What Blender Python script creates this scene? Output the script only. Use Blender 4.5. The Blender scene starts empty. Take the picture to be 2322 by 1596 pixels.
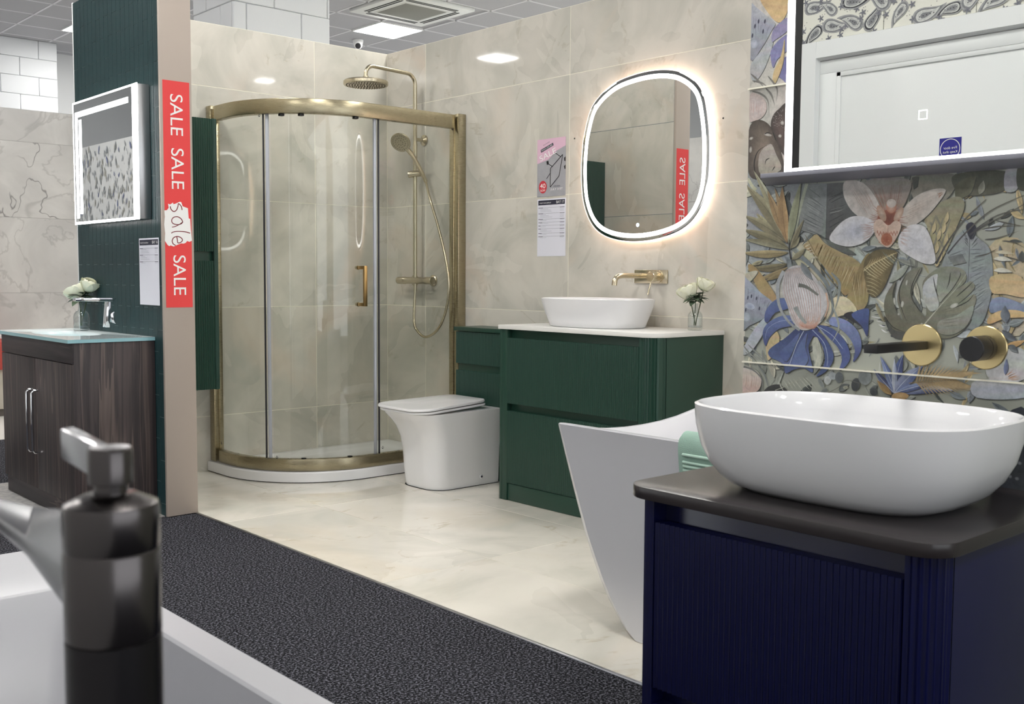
import bpy, bmesh, math, random
from math import sin, cos, pi, radians as R
from mathutils import Vector, Matrix
from mathutils.geometry import tessellate_polygon

sc = bpy.context.scene
C = sc.collection
random.seed(7)

# ------------------------------------------------------------------ camera
IW, IH, FPX = 2322.0, 1596.0, 2381.868
YAW, PITCH, ROLL, CAMH = .732066786, .0721676781, -.00598193645, 1.088
_f = Vector((sin(YAW)*cos(PITCH), cos(YAW)*cos(PITCH), -sin(PITCH)))
_r = Vector((cos(YAW), -sin(YAW), 0)); _d = _f.cross(_r)
CR = _r*cos(ROLL) + _d*sin(ROLL); CD = -_r*sin(ROLL) + _d*cos(ROLL); CF = _f
CP = Vector((0, 0, CAMH))
cam = bpy.data.cameras.new('camera'); camo = bpy.data.objects.new('camera', cam); C.objects.link(camo)
camo.matrix_world = Matrix(((CR.x, -CD.x, -CF.x, CP.x), (CR.y, -CD.y, -CF.y, CP.y), (CR.z, -CD.z, -CF.z, CP.z), (0, 0, 0, 1)))
cam.sensor_width = 36; cam.lens = FPX/IW*36; cam.clip_start = .05; cam.clip_end = 100
cam.dof.use_dof = True; cam.dof.focus_distance = 4.3; cam.dof.aperture_fstop = 13
sc.camera = camo

# ------------------------------------------------------------------ world, exposure
w = bpy.data.worlds.new('world'); sc.world = w; w.use_nodes = True
w.node_tree.nodes['Background'].inputs[0].default_value = (.93, .97, 1, 1)
w.node_tree.nodes['Background'].inputs[1].default_value = .75
vs = sc.view_settings
vs.view_transform = 'Standard'; vs.look = 'None'; vs.gamma = 1; vs.use_curve_mapping = False
vs.exposure = 1.43
try:
    sc.cycles.use_denoising = True; sc.cycles.max_bounces = 10; sc.cycles.transparent_max_bounces = 16
    sc.cycles.caustics_reflective = False; sc.cycles.caustics_refractive = False; sc.cycles.sample_clamp_indirect = 4
    sc.cycles.glossy_bounces = 6; sc.cycles.transmission_bounces = 8
except Exception:
    pass
PANEL_E, MIRROR_E = 19.0, 4.0

# ------------------------------------------------------------------ photo pixels -> directions / positions
def ray(x, y): return CF + CR*((x-IW/2)/FPX) + CD*((y-IH/2)/FPX)
def onx(x, y, X): d = ray(x, y); return CP + d*(X/d.x)
def ony(x, y, Y): d = ray(x, y); return CP + d*(Y/d.y)
def onz(x, y, Z): d = ray(x, y); return CP + d*((Z-CAMH)/d.z)
def proj(p):
    v = Vector(p)-CP; z = v.dot(CF)
    return IW/2+FPX*v.dot(CR)/z, IH/2+FPX*v.dot(CD)/z

# ------------------------------------------------------------------ objects
ORG = {}
def reg(o, org): ORG[o.name] = Vector(org)
def tag(o, label=None, cat=None, group=None, kind=None):
    if label: o['label'] = label
    if cat: o['category'] = cat
    if group: o['group'] = group
    if kind: o['kind'] = kind
    return o
def thing(name, label, cat, loc, group=None):
    o = bpy.data.objects.new(name, None); C.objects.link(o); o.location = loc
    o.empty_display_size = .05; reg(o, loc)
    return tag(o, label, cat, group)
def struct(name, loc=(0, 0, 0), label=None, cat=None):
    o = bpy.data.objects.new(name, None); C.objects.link(o); o.location = loc; reg(o, loc)
    return tag(o, label, cat, kind='structure')
def link_mesh(name, me, parent=None, org=(0, 0, 0)):
    o = bpy.data.objects.new(name, me); C.objects.link(o)
    if parent: o.parent = parent
    reg(o, org)
    return o
def copy_tree(o, parent=None, delta=None):
    c = o.copy(); C.objects.link(c); c.parent = parent
    if delta is not None: c.location = Vector(o.location)+Vector(delta)
    for ch in list(o.children): copy_tree(ch, c)
    return c

class MB:
    def __init__(s): s.v = []; s.f = []; s.c = []
    def add(s, vs, fs):
        b = len(s.v); s.v += [Vector(p) for p in vs]; s.f += [tuple(b+i for i in f) for f in fs]; return s
    def box(s, a, b):
        x0, y0, z0 = [min(p, q) for p, q in zip(a, b)]; x1, y1, z1 = [max(p, q) for p, q in zip(a, b)]
        return s.add([(x0,y0,z0),(x1,y0,z0),(x1,y1,z0),(x0,y1,z0),(x0,y0,z1),(x1,y0,z1),(x1,y1,z1),(x0,y1,z1)],
                     [(0,3,2,1),(4,5,6,7),(0,1,5,4),(1,2,6,5),(2,3,7,6),(3,0,4,7)])
    def loft(s, rings, closed=True, cap0=True, cap1=True):
        n = len(rings[0]); vs = [p for r in rings for p in r]; fs = []
        for i in range(len(rings)-1):
            for j in range(n if closed else n-1):
                k = (j+1) % n; fs.append((i*n+j, i*n+k, (i+1)*n+k, (i+1)*n+j))
        if cap0: fs.append(tuple(range(n))[::-1])
        if cap1: fs.append(tuple((len(rings)-1)*n+j for j in range(n)))
        return s.add(vs, fs)
    def tube(s, path, r, n=12, caps=True):
        path = [Vector(p) for p in path]; m = len(path); rings = []
        rr = r if isinstance(r, (list, tuple)) else [r]*m
        t = (path[1]-path[0]).normalized()
        u = t.orthogonal().normalized()
        for i, p in enumerate(path):
            a = path[max(i-1, 0)]; b = path[min(i+1, m-1)]; t = (b-a).normalized()
            u = (u - t*u.dot(t)).normalized(); w_ = t.cross(u)
            rings.append([p + (u*cos(2*pi*k/n) + w_*sin(2*pi*k/n))*rr[i] for k in range(n)])
        return s.loft(rings, True, caps, caps)
    def lathe(s, prof, org, axis=(0, 0, 1), n=32, caps=True):
        ax = Vector(axis).normalized(); u = ax.orthogonal().normalized(); w_ = ax.cross(u); org = Vector(org)
        return s.loft([[org + ax*z + (u*cos(2*pi*k/n)+w_*sin(2*pi*k/n))*max(r, 1e-5) for k in range(n)] for r, z in prof], True, caps, caps)
    def prism(s, poly, vec):
        vec = Vector(vec); return s.loft([[Vector(p) for p in poly], [Vector(p)+vec for p in poly]])
    def mesh(s, name, org=(0, 0, 0), bevel=0, seg=2, smooth=None, recalc=True):
        me = bpy.data.meshes.new(name); o = Vector(org)
        me.from_pydata([p-o for p in s.v], [], s.f)
        if bevel or recalc:
            bm = bmesh.new(); bm.from_mesh(me)
            if recalc: bmesh.ops.recalc_face_normals(bm, faces=bm.faces)
            if bevel:
                es = [e for e in bm.edges if len(e.link_faces) == 2 and e.calc_face_angle(0) > R(30)]
                bmesh.ops.bevel(bm, geom=es, offset=bevel, segments=seg, affect='EDGES', profile=.5, clamp_overlap=True)
            bm.to_mesh(me); bm.free()
        if smooth is not None:
            me.polygons.foreach_set('use_smooth', [True]*len(me.polygons))
            me.set_sharp_from_angle(angle=R(smooth))
        me.update(); return me
    def build(s, name, mt, parent=None, bevel=0, seg=2, smooth=None, org=None, recalc=True):
        if org is None: org = ORG[parent.name] if parent else (0, 0, 0)
        me = s.mesh(name, org, bevel, seg, smooth if smooth is not None else (40 if bevel else None), recalc)
        if mt: me.materials.append(mt)
        o = link_mesh(name, me, parent, org)
        if not parent: o.location = org
        return o
def bx(name, a, b, mt, parent=None, bevel=.0015, **k): return MB().box(a, b).build(name, mt, parent, bevel=bevel, **k)

def rrect(cx, cy, hx, hy, r, z, n=6):
    out = []
    for sx, sy, a0 in ((1, 1, 0), (-1, 1, 90), (-1, -1, 180), (1, -1, 270)):
        for i in range(n+1):
            a = R(a0+90*i/n); out.append(Vector((cx+sx*(hx-r)+r*cos(a), cy+sy*(hy-r)+r*sin(a), z)))
    return out
def sellipse(cx, cy, a, b, n, z, m=64):
    out = []
    for i in range(m):
        t = 2*pi*i/m; c, s_ = cos(t), sin(t)
        out.append(Vector((cx+a*math.copysign(abs(c)**(2/n), c), cy+b*math.copysign(abs(s_)**(2/n), s_), z)))
    return out
def smooth_path(pts, k=8, closed=False):
    P = [Vector(p) for p in pts]; n = len(P); out = []
    for i in range(n if closed else n-1):
        g = (lambda j: P[j % n]) if closed else (lambda j: P[min(max(j, 0), n-1)])
        a, b, c, d = g(i-1), g(i), g(i+1), g(i+2)
        for j in range(k):
            t = j/k
            out.append(.5*((2*b)+(c-a)*t+(2*a-5*b+4*c-d)*t*t+(3*b-a-3*c+d)*t**3))
    if not closed: out.append(P[-1])
    return out

def text_mesh(body, size, align='CENTER', shear=0, space=1.0):
    cu = bpy.data.curves.new('lettering', 'FONT'); cu.body = body; cu.size = size; cu.align_x = align; cu.align_y = 'CENTER'
    cu.shear = shear; cu.space_character = space
    o = bpy.data.objects.new('lettering', cu); C.objects.link(o)
    me = bpy.data.meshes.new_from_object(o.evaluated_get(bpy.context.evaluated_depsgraph_get()))
    bpy.data.objects.remove(o); bpy.data.curves.remove(cu)
    return me
def lettering(body, size, center, udir, vdir, mt, parent, align='CENTER', bold=0, shear=0, space=1.0, fit=None, name='lettering'):
    """flat letters on a plane: udir = reading direction, vdir = up; fit = (width, height) to scale to"""
    me = text_mesh(body, size, align, shear, space)
    if not len(me.vertices): return
    u, v = Vector(udir), Vector(vdir); nrm = u.cross(v); org = ORG[parent.name]
    xs = [p.co.x for p in me.vertices]; ys = [p.co.y for p in me.vertices]
    sx = sy = 1; mx = my = 0
    if fit:
        mx, my = (min(xs)+max(xs))/2, (min(ys)+max(ys))/2
        if fit[0]: sx = fit[0]/(max(xs)-min(xs))
        if fit[1]: sy = fit[1]/(max(ys)-min(ys))
        if not fit[0]: sx = sy
        if not fit[1]: sy = sx
    for p in me.vertices: p.co = Vector(center) + u*((p.co.x-mx)*sx) + v*((p.co.y-my)*sy) + nrm*(.0003+p.co.z) - org
    me.materials.clear(); me.materials.append(mt)
    o = link_mesh(name, me, parent, org); return o

# ------------------------------------------------------------------ materials
def lin(c):
    if max(c) > 1: c = [x/255 for x in c[:3]]
    return tuple(x/12.92 if x <= .04045 else ((x+.055)/1.055)**2.4 for x in c[:3]) + (1,)
MATS = {}
def mat(name, col=(200, 200, 200), rough=.5, metal=0., spec=.5, emit=None, estr=0., coat=0., bump=None, var=None, aniso=0.):
    if name in MATS: return MATS[name]
    m = bpy.data.materials.new(name); m.use_nodes = True; nt = m.node_tree; b = nt.nodes['Principled BSDF']
    b.inputs['Base Color'].default_value = lin(col); b.inputs['Roughness'].default_value = rough
    b.inputs['Metallic'].default_value = metal; b.inputs['Specular IOR Level'].default_value = spec
    b.inputs['Coat Weight'].default_value = coat; b.inputs['Coat Roughness'].default_value = .03
    if emit: b.inputs['Emission Color'].default_value = lin(emit); b.inputs['Emission Strength'].default_value = estr
    N = nt.nodes.new; L = nt.links.new
    if var or bump:
        tc = N('ShaderNodeNewGeometry')
    if var:      # (scale, second colour)
        nz = N('ShaderNodeTexNoise'); nz.inputs['Scale'].default_value = var[0]; nz.inputs['Detail'].default_value = 5
        L(tc.outputs['Position'], nz.inputs['Vector'])
        mx = N('ShaderNodeMix'); mx.data_type = 'RGBA'; mx.inputs[6].default_value = lin(col); mx.inputs[7].default_value = lin(var[1])
        L(nz.outputs['Fac'], mx.inputs[0]); L(mx.outputs[2], b.inputs['Base Color'])
    if bump:     # (scale, strength, distance)
        nz = N('ShaderNodeTexNoise'); nz.inputs['Scale'].default_value = bump[0]; nz.inputs['Detail'].default_value = 4
        L(tc.outputs['Position'], nz.inputs['Vector'])
        bp = N('ShaderNodeBump'); bp.inputs['Strength'].default_value = bump[1]; bp.inputs['Distance'].default_value = bump[2]
        L(nz.outputs['Fac'], bp.inputs['Height']); L(bp.outputs['Normal'], b.inputs['Normal'])
    MATS[name] = m; return m

class NT:
    def __init__(s, name):
        s.m = bpy.data.materials.new(name); s.m.use_nodes = True; s.t = s.m.node_tree; s.b = s.t.nodes['Principled BSDF']; MATS[name] = s.m
    def n(s, typ, **k):
        o = s.t.nodes.new(typ)
        for a, v in k.items(): setattr(o, a, v)
        return o
    def l(s, a, b): s.t.links.new(a, b)
    def val(s, sock, v):
        if hasattr(v, 'is_output') or hasattr(v, 'links'): s.l(v, sock)
        else: sock.default_value = v
    def math(s, op, a, b=0., clamp=False):
        o = s.n('ShaderNodeMath', operation=op, use_clamp=clamp); s.val(o.inputs[0], a); s.val(o.inputs[1], b); return o.outputs[0]
    def mix(s, f, a, b, blend='MIX'):
        o = s.n('ShaderNodeMix', data_type='RGBA', blend_type=blend); s.val(o.inputs[0], f)
        for i, c in ((6, a), (7, b)): s.val(o.inputs[i], lin(c) if isinstance(c, tuple) else c)
        return o.outputs[2]
    def noise(s, vec, scale, detail=4, dist=0., rough=.5, color=False):
        o = s.n('ShaderNodeTexNoise'); o.inputs['Scale'].default_value = scale; o.inputs['Detail'].default_value = detail
        o.inputs['Distortion'].default_value = dist; o.inputs['Roughness'].default_value = rough; s.l(vec, o.inputs['Vector'])
        return o.outputs['Color' if color else 'Fac']
    def ramp(s, f, lo, hi):
        o = s.n('ShaderNodeMapRange', interpolation_type='SMOOTHSTEP'); s.val(o.inputs[0], f); o.inputs[1].default_value = lo; o.inputs[2].default_value = hi
        return o.outputs[0]
    def pos(s, rnd=0., scale=(1, 1, 1)):
        g = s.n('ShaderNodeNewGeometry').outputs['Position']
        if rnd:
            oi = s.n('ShaderNodeObjectInfo').outputs['Random']; cx = s.n('ShaderNodeCombineXYZ')
            for i, k in enumerate((1, 2.3, 3.7)): s.l(s.math('MULTIPLY', oi, rnd*k), cx.inputs[i])
            va = s.n('ShaderNodeVectorMath', operation='ADD'); s.l(g, va.inputs[0]); s.l(cx.outputs[0], va.inputs[1]); g = va.outputs[0]
        if scale != (1, 1, 1):
            vm = s.n('ShaderNodeVectorMath', operation='MULTIPLY'); s.l(g, vm.inputs[0]); vm.inputs[1].default_value = scale; g = vm.outputs[0]
        return g
    def bump(s, h, strength, dist):
        o = s.n('ShaderNodeBump'); o.inputs['Strength'].default_value = strength; o.inputs['Distance'].default_value = dist
        s.l(h, o.inputs['Height']); s.l(o.outputs['Normal'], s.b.inputs['Normal'])

def onyx(name, base, warm, cool, vein, rough=.07, vein_amt=.5, patch=.6):
    t = NT(name); p = t.pos(17.)
    c1 = t.noise(p, 1.5, 7, 1.6, .55); c2 = t.noise(p, .9, 5, 2.2, .5); c3 = t.noise(p, 2.6, 8, 2.8, .6)
    col = t.mix(t.ramp(c1, .36, .66), base, cool)
    col = t.mix(t.math('MULTIPLY', t.ramp(c2, .52, .72), patch), col, warm)
    # layered edges: one side of a contour is lighter, like cut onyx
    e = t.math('FRACT', t.math('MULTIPLY', t.noise(p, .8, 4, 1.8, .55), 5.))
    col = t.mix(t.math('MULTIPLY', t.ramp(e, .0, .9), .22), col, tuple(min(255, x+22) for x in base))
    v1 = t.math('ABSOLUTE', t.math('SUBTRACT', t.noise(p, 1.1, 8, 1.2, .6), .5))
    v = t.math('MULTIPLY', t.ramp(v1, .02, .0), t.ramp(c3, .5, .66))
    col = t.mix(t.math('MULTIPLY', v, vein_amt), col, vein)
    t.l(col, t.b.inputs['Base Color']); t.b.inputs['Roughness'].default_value = rough; t.b.inputs['Specular IOR Level'].default_value = .5
    return t.m
M_ONYX = onyx('onyx_wall', (209, 204, 194), (212, 195, 178), (185, 183, 173), (150, 138, 108), rough=.035, vein_amt=.3)
M_ONYXF = onyx('onyx_floor', (222, 217, 207), (215, 202, 182), (204, 201, 191), (165, 140, 90), rough=.035, vein_amt=.35, patch=.5)
def grey_marble():
    t = NT('grey_marble'); p = t.pos(9.)
    c1 = t.noise(p, 1.6, 7, 1., .55)
    col = t.mix(t.ramp(c1, .3, .7), (205, 203, 200), (182, 180, 178))
    n1 = t.noise(p, .7, 5, .4, .55); v1 = t.math('ABSOLUTE', t.math('SUBTRACT', n1, .5))
    n2 = t.noise(p, 1.2, 5, .6, .55); v2 = t.math('ABSOLUTE', t.math('SUBTRACT', n2, .47))
    brk = t.ramp(t.noise(p, 1.3, 3), .45, .6)
    col = t.mix(t.math('MULTIPLY', t.math('MULTIPLY', t.ramp(v1, .004, .0), brk), .75), col, (92, 88, 88))
    col = t.mix(t.math('MULTIPLY', t.ramp(v2, .014, .0), .35), col, (135, 132, 130))
    t.l(col, t.b.inputs['Base Color']); t.b.inputs['Roughness'].default_value = .3; return t.m
M_GREYM = grey_marble()
def carpet():
    t = NT('carpet'); p = t.pos()
    a = t.noise(p, 140., 3, 0, .6); b = t.noise(p, 330., 2); big = t.noise(p, 3., 3)
    f = t.math('ADD', t.math('MULTIPLY', a, .75), t.math('MULTIPLY', b, .25))
    col = t.mix(t.ramp(f, .47, .64), (11, 11, 15), (122, 122, 132))
    col = t.mix(t.math('MULTIPLY', t.ramp(big, .3, .7), .15), col, (50, 50, 56))
    t.l(col, t.b.inputs['Base Color']); t.b.inputs['Roughness'].default_value = .95; t.b.inputs['Specular IOR Level'].default_value = .1
    t.bump(f, .9, .006); return t.m
M_CARPET = carpet()
def wood(name, c0, c1, c2, axis):
    t = NT(name); sc_ = {'z': (1, 1, .045), 'y': (1, .05, 1)}[axis]
    p = t.pos(3., sc_)
    g = t.noise(p, 26, 6, 1.2, .6); h = t.noise(p, 90, 4, .3)
    rings = t.math('FRACT', t.math('MULTIPLY', t.noise(p, 7., 3, .6), 7.))
    col = t.mix(t.ramp(g, .35, .68), c0, c1)
    col = t.mix(t.math('MULTIPLY', t.ramp(rings, .82, .98), .6), col, c2)
    col = t.mix(t.math('MULTIPLY', t.ramp(h, .55, .75), .45), col, (30, 26, 27))
    t.l(col, t.b.inputs['Base Color']); t.b.inputs['Roughness'].default_value = .55; t.bump(g, .25, .002); return t.m
M_WOOD = wood('dark_wood', (46, 40, 42), (72, 62, 62), (108, 94, 88), 'z')
M_WOODH = wood('dark_wood_horizontal', (44, 39, 42), (66, 58, 60), (96, 84, 80), 'y')
def glass(name, tint=(243, 247, 243), k=1.0, ior=1.5):
    t = NT(name); nt = t.t; nt.nodes.remove(t.b); out = [n for n in nt.nodes if n.type == 'OUTPUT_MATERIAL'][0]
    tr = t.n('ShaderNodeBsdfTransparent'); tr.inputs[0].default_value = lin(tint)
    gl = t.n('ShaderNodeBsdfGlossy'); gl.inputs['Roughness'].default_value = 0.0
    lw = t.n('ShaderNodeLayerWeight'); lw.inputs['Blend'].default_value = .5
    fr = t.math('ADD', t.math('MULTIPLY', t.math('POWER', lw.outputs['Facing'], 5.), .96), .04)   # Schlick
    mx = t.n('ShaderNodeMixShader'); t.l(t.math('MULTIPLY', fr, k, True), mx.inputs[0])
    t.l(tr.outputs[0], mx.inputs[1]); t.l(gl.outputs[0], mx.inputs[2]); t.l(mx.outputs[0], out.inputs['Surface']); return t.m
M_GLASS = glass('shower_glass', (253, 254, 252), 1.0)
M_VASE = glass('vase_glass', (248, 250, 250), 1.3)
def brushed(name, col, rough, scale=(1, 1, 60)):
    t = NT(name); g = t.noise(t.pos(0, scale), 30, 3)
    t.b.inputs['Base Color'].default_value = lin(col); t.b.inputs['Metallic'].default_value = 1
    t.l(t.math('ADD', t.math('MULTIPLY', g, .06), rough-.03), t.b.inputs['Roughness']); return t.m
M_BRASS = brushed('brushed_brass', (200, 190, 166), .26)
M_BRASSP = brushed('satin_brass', (216, 204, 178), .24, (40, 40, 1))
M_BRONZE = brushed('bronze_frame', (172, 162, 136), .28, (1, 1, 60))
M_CHROME = mat('chrome', (225, 226, 228), .06, 1)
M_ALU = mat('aluminium', (190, 190, 192), .32, 1)
M_MIRROR = mat('mirror', (226, 227, 226), .0, 1)
M_GUN = brushed('gunmetal', (92, 88, 88), .24, (40, 40, 1))
M_BLACK = mat('matt_black', (22, 22, 26), .38)
M_DARKGAP = mat('dark_gap', (12, 14, 14), .8)
M_CER = mat('white_ceramic', (228, 228, 230), .07, spec=.5)
M_CERM = mat('white_acrylic', (206, 206, 211), .16)
M_WTOP = mat('white_worktop', (226, 225, 222), .35)
M_GREEN = mat('green_lacquer', (30, 62, 51), .34)
M_NAVY = mat('navy_lacquer', (13, 17, 60), .25)
M_BTOP = mat('black_worktop', (44, 39, 40), .26, bump=(900, .08, .0004))
M_TAUPE = mat('taupe_board', (176, 164, 153), .6, var=(4, (170, 157, 147)))
M_GTILE = mat('teal_tile', (38, 64, 66), .3, var=(14, (28, 50, 53)))
M_GROUTL = mat('pale_grout', (232, 228, 212), .8)
M_GROUTG = mat('dark_grout', (30, 42, 46), .8)
M_GROUTS = mat('grey_grout', (120, 132, 134), .8)
M_GROUTF = mat('floor_grout', (226, 222, 204), .7)
M_PLASTER = mat('white_plaster', (200, 201, 202), .85, bump=(30, .1, .004))
M_BLOCK = mat('white_painted_block', (196, 198, 201), .7, bump=(160, .25, .003))
M_CEIL = mat('ceiling_tile', (160, 160, 164), .9, bump=(500, .12, .001))
M_TBAR = mat('ceiling_bar', (200, 200, 204), .6)
M_RED = mat('red_print', (232, 66, 66), .55)
M_WHITE = mat('white_print', (245, 244, 242), .6)
M_PAPER = mat('white_paper', (226, 226, 236), .45)
M_INK = mat('dark_ink', (36, 36, 56), .6)
M_INKL = mat('grey_ink', (150, 150, 162), .6)
M_SCRIPT = mat('dark_red_ink', (120, 26, 36), .6)
M_RUBBER = mat('clear_seal', (182, 186, 196), .35)
M_RUBBERD = mat('dark_seal', (46, 46, 52), .5)
M_PETAL = mat('cream_petal', (244, 243, 228), .55, var=(60, (236, 238, 210)))
M_LEAF = mat('leaf_green', (66, 84, 56), .5, var=(50, (96, 112, 96)))
M_STEM = mat('stem_green', (62, 78, 44), .5)
M_MINT = mat('mint_towel', (166, 198, 184), .95, bump=(700, .9, .004))
M_DOOR = mat('white_door_paint', (232, 235, 236), .4)
M_LED = mat('led_white', (255, 255, 255), .5, emit=(255, 252, 250), estr=MIRROR_E)
M_LEDW = mat('led_warm', (255, 240, 225), .5, emit=(255, 222, 196), estr=MIRROR_E*1.6)
M_PANEL = mat('led_panel', (255, 255, 255), .5, emit=(255, 253, 248), estr=PANEL_E)
M_WPLAST = mat('white_plastic', (225, 225, 225), .4)
# ------------------------------------------------------------------ the room
XR, YB, XP, WT = 3.815, 5.412, 1.955, 2.443          # bay end wall, bay back wall, partition face, partition height
ROWS = [0, .305, .905, 1.505, 2.105, WT]
CACHE = {}
def tile(parent, a, b, mt, name='tile', bevel=.001, gap=.0013, axes=(0, 1, 2)):
    a, b = list(a), list(b)
    for i in axes: a[i] += gap; b[i] -= gap
    cen = [(p+q)/2 for p, q in zip(a, b)]; h = [(q-p)/2 for p, q in zip(a, b)]
    key = (tuple(round(x, 4) for x in h), mt.name, bevel)
    if key not in CACHE:
        me = MB().box([-x for x in h], h).mesh(name, bevel=bevel, seg=1, smooth=40); me.materials.append(mt); CACHE[key] = me
    o = link_mesh(name, CACHE[key], parent, cen); o.location = Vector(cen)-ORG[parent.name]; return o

# base slab and floor coverings
floor = struct('floor', (0, 0, 0))
bx('slab', (-9, -9, -.12), (14, 17, -.02), mat('concrete', (120, 118, 115), .9), floor, bevel=0)
bx('sample_tiles', (1.40, 4.50, .0002), (1.954, 5.75, .005), mat('patterned_floor_samples', (196, 194, 190), .5, var=(38, (70, 70, 76))), floor, bevel=0)
bx('carpet', (-9, -9, -.02), (2.089, 7.3, 0), M_CARPET, floor, bevel=0)
bx('white_flooring', (-9, 7.3, -.02), (14, 17, .001), mat('pale_floor', (214, 212, 208), .35), floor, bevel=0)
bx('grout_bed', (2.095, .4, -.02), (14, 7.3, -.0005), M_GROUTF, floor, bevel=0)
fx = [2.10, 2.60, 3.20, 3.815]; fy = [.62, 1.82, 3.02, 4.22, 5.412]
for i in range(3):
    for j in range(4):
        tile(floor, (fx[i], fy[j], -.009), (fx[i+1], fy[j+1], .0015), M_ONYXF, 'floor_tile', axes=(0, 1))
tr = struct('trim_1', (2.094, 2.5, 0))
bx('edge_strip', (2.087, .4, -.01), (2.1, 4.475, .004), M_ALU, tr, bevel=.0015)

# end wall of the bay (right), back wall
wr = struct('wall_right', (XR, 3.2, 0))
bx('backing', (XR+.0006, .6, 0), (XR+.14, YB+.1, WT), M_GROUTL, wr, bevel=0)
ye = [.6, 1.42, 2.62, 3.82, 5.02, YB]
for j in range(5):
    for k in range(5): tile(wr, (XR, ye[j], ROWS[k]), (XR+.009, ye[j+1], ROWS[k+1]), M_ONYX, 'wall_tile', axes=(1, 2))
for q in ((1640, 268), (1303, 314)):
    p = onx(q[0], q[1], XR); MB().lathe([(.004, 0), (.004, .003)], p-Vector((.001, 0, 0)), (1, 0, 0), 12).build('screw_hole', M_DARKGAP, wr)
wb = struct('wall_back', (2.9, YB, 0))
bx('backing', (2.1, YB+.0006, 0), (XR+.0005, YB+.1, WT), M_GROUTL, wb, bevel=0)
xe = [2.1, 3.3, XR]
for i in range(2):
    for k in range(5): tile(wb, (xe[i], YB, ROWS[k]), (xe[i+1], YB+.009, ROWS[k+1]), M_ONYX, 'wall_tile', axes=(0, 2))

# partition with taupe end board, teal tiles on the aisle side, onyx on the bay side
wl = struct('wall_left', (2.03, 5.0, 0))
bx('core', (1.9566, 4.492, 0), (2.0994, 5.51, WT), M_GROUTS, wl, bevel=0)
bx('end_board', (1.955, 4.475, .003), (2.1, 4.492, WT), M_TAUPE, wl, bevel=.001)
bx('edge_trim', (1.9552, 5.5, 0), (2.1, 5.514, WT+.004), M_WPLAST, wl, bevel=.001)
for k in range(5): tile(wl, (2.091, 4.492, ROWS[k]), (2.1, YB-.001, ROWS[k+1]), M_ONYX, 'wall_tile', axes=(1, 2))
NCOL = 20; cw = (5.5-4.492)/NCOL; th = .1954
RIB = {}
def ribtile(h):
    key = round(h, 4)
    if key not in RIB:
        mb = MB(); w2 = cw/2-.0004; pr = []
        for r in range(6):
            for t in (0, .3, .7):
                pr.append((-w2+2*w2*(r+t)/6, -.0012*sin(pi*min(1, t/.7)) if t < .7 else 0))
        pr.append((w2, 0)); pr = [(y, -.004+x) for y, x in pr] + [(w2, .004), (-w2, .004)]
        mb.loft([[Vector((x, y, -h/2)) for y, x in pr], [Vector((x, y, h/2)) for y, x in pr]])
        me = mb.mesh('teal_tile', smooth=30); me.materials.append(M_GTILE); RIB[key] = me
    return RIB[key]
for c in range(NCOL):
    z = 1.23 + (th/2 if c % 2 else 0) - 8*th
    yc = 4.492+cw*(c+.5)
    while z < WT:
        z0, z1 = max(z, .0), min(z+th, WT); z += th
        if z1-z0 < .012: continue
        o = link_mesh('teal_tile', ribtile(z1-z0-.0026), wl); p = Vector((1.959, yc, (z0+z1)/2)); reg(o, p); o.location = p-ORG[wl.name]

# near partition that carries the printed tiles
wn = struct('wall_near', (2.03, .7, 0))
YN = 1.399
bx('core', (1.9572, -1.2, 0), (2.093, YN-.004, WT), M_GROUTL, wn, bevel=0)
bx('end_board', (1.957, YN-.004, .003), (2.1, YN, WT), M_ONYX, wn, bevel=.0005)
bx('bay_side_board', (2.093, -1.2, 0), (2.1, YN-.004, WT), M_TAUPE, wn, bevel=0)
M_PTILE = mat('printed_tile_ground', (176, 177, 164), .32, var=(9, (160, 164, 154)))
zr = [0, .3, .9, 1.5, 2.1, WT]; yr = [-1.2, -1.0, .2, YN]
for j in range(3):
    for k in range(5): tile(wn, (XP, yr[j], zr[k]), (XP+.008, yr[j+1], zr[k+1]), M_PTILE, 'printed_tile', axes=(1, 2))

# opposite side of the aisle: fire door wall (seen in the mirrors)
XD = -.42; CEIL_ = 3.96
wo = struct('wall_opposite', (XD, 4, 0))
bx('board', (XD-.12, -1.5, 0), (XD-.004, 1.60, WT), M_PLASTER, wo, bevel=0)
bx('board', (XD-.12, 1.60, 2.06), (XD-.004, 2.757, WT+.5), M_PLASTER, wo, bevel=0)
bx('dark_tile_strip', (XD-.12, 2.757, 0), (XD+.004, 2.96, WT+.5), M_BLACK, wo, bevel=0)
bx('side_panel', (XD+.004, 2.80, 0), (XD+.02, 2.96, 1.96), M_DOOR, wo, bevel=0)
for k in range(4): tile(wo, (XD-.12, 4.6, .6*k), (XD-.002, 5.8, .6*k+.6), M_GREYM, 'wall_tile', axes=(1, 2)); tile(wo, (XD-.12, 5.8, .6*k), (XD-.002, 7.0, .6*k+.6), M_GREYM, 'wall_tile', axes=(1, 2)); tile(wo, (XD-.12, 7.0, .6*k), (XD-.002, 8.2, .6*k+.6), M_GREYM, 'wall_tile', axes=(1, 2))
bx('upper_wall', (XD-3.6, 3.2, 1.8), (XD-3.4, 13.8, CEIL_), M_PLASTER, wo, bevel=0)
bx('board', (XD-.12, 9.9, 0), (XD-.002, 12.3, WT), mat('pale_panel', (214, 215, 216), .5), wo, bevel=0)
bx('lower_units', (XD-.002, 9.95, 0), (XD+.35, 10.6, 1.25), mat('stone_unit', (168, 162, 148), .5), wo, bevel=.004)

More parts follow.
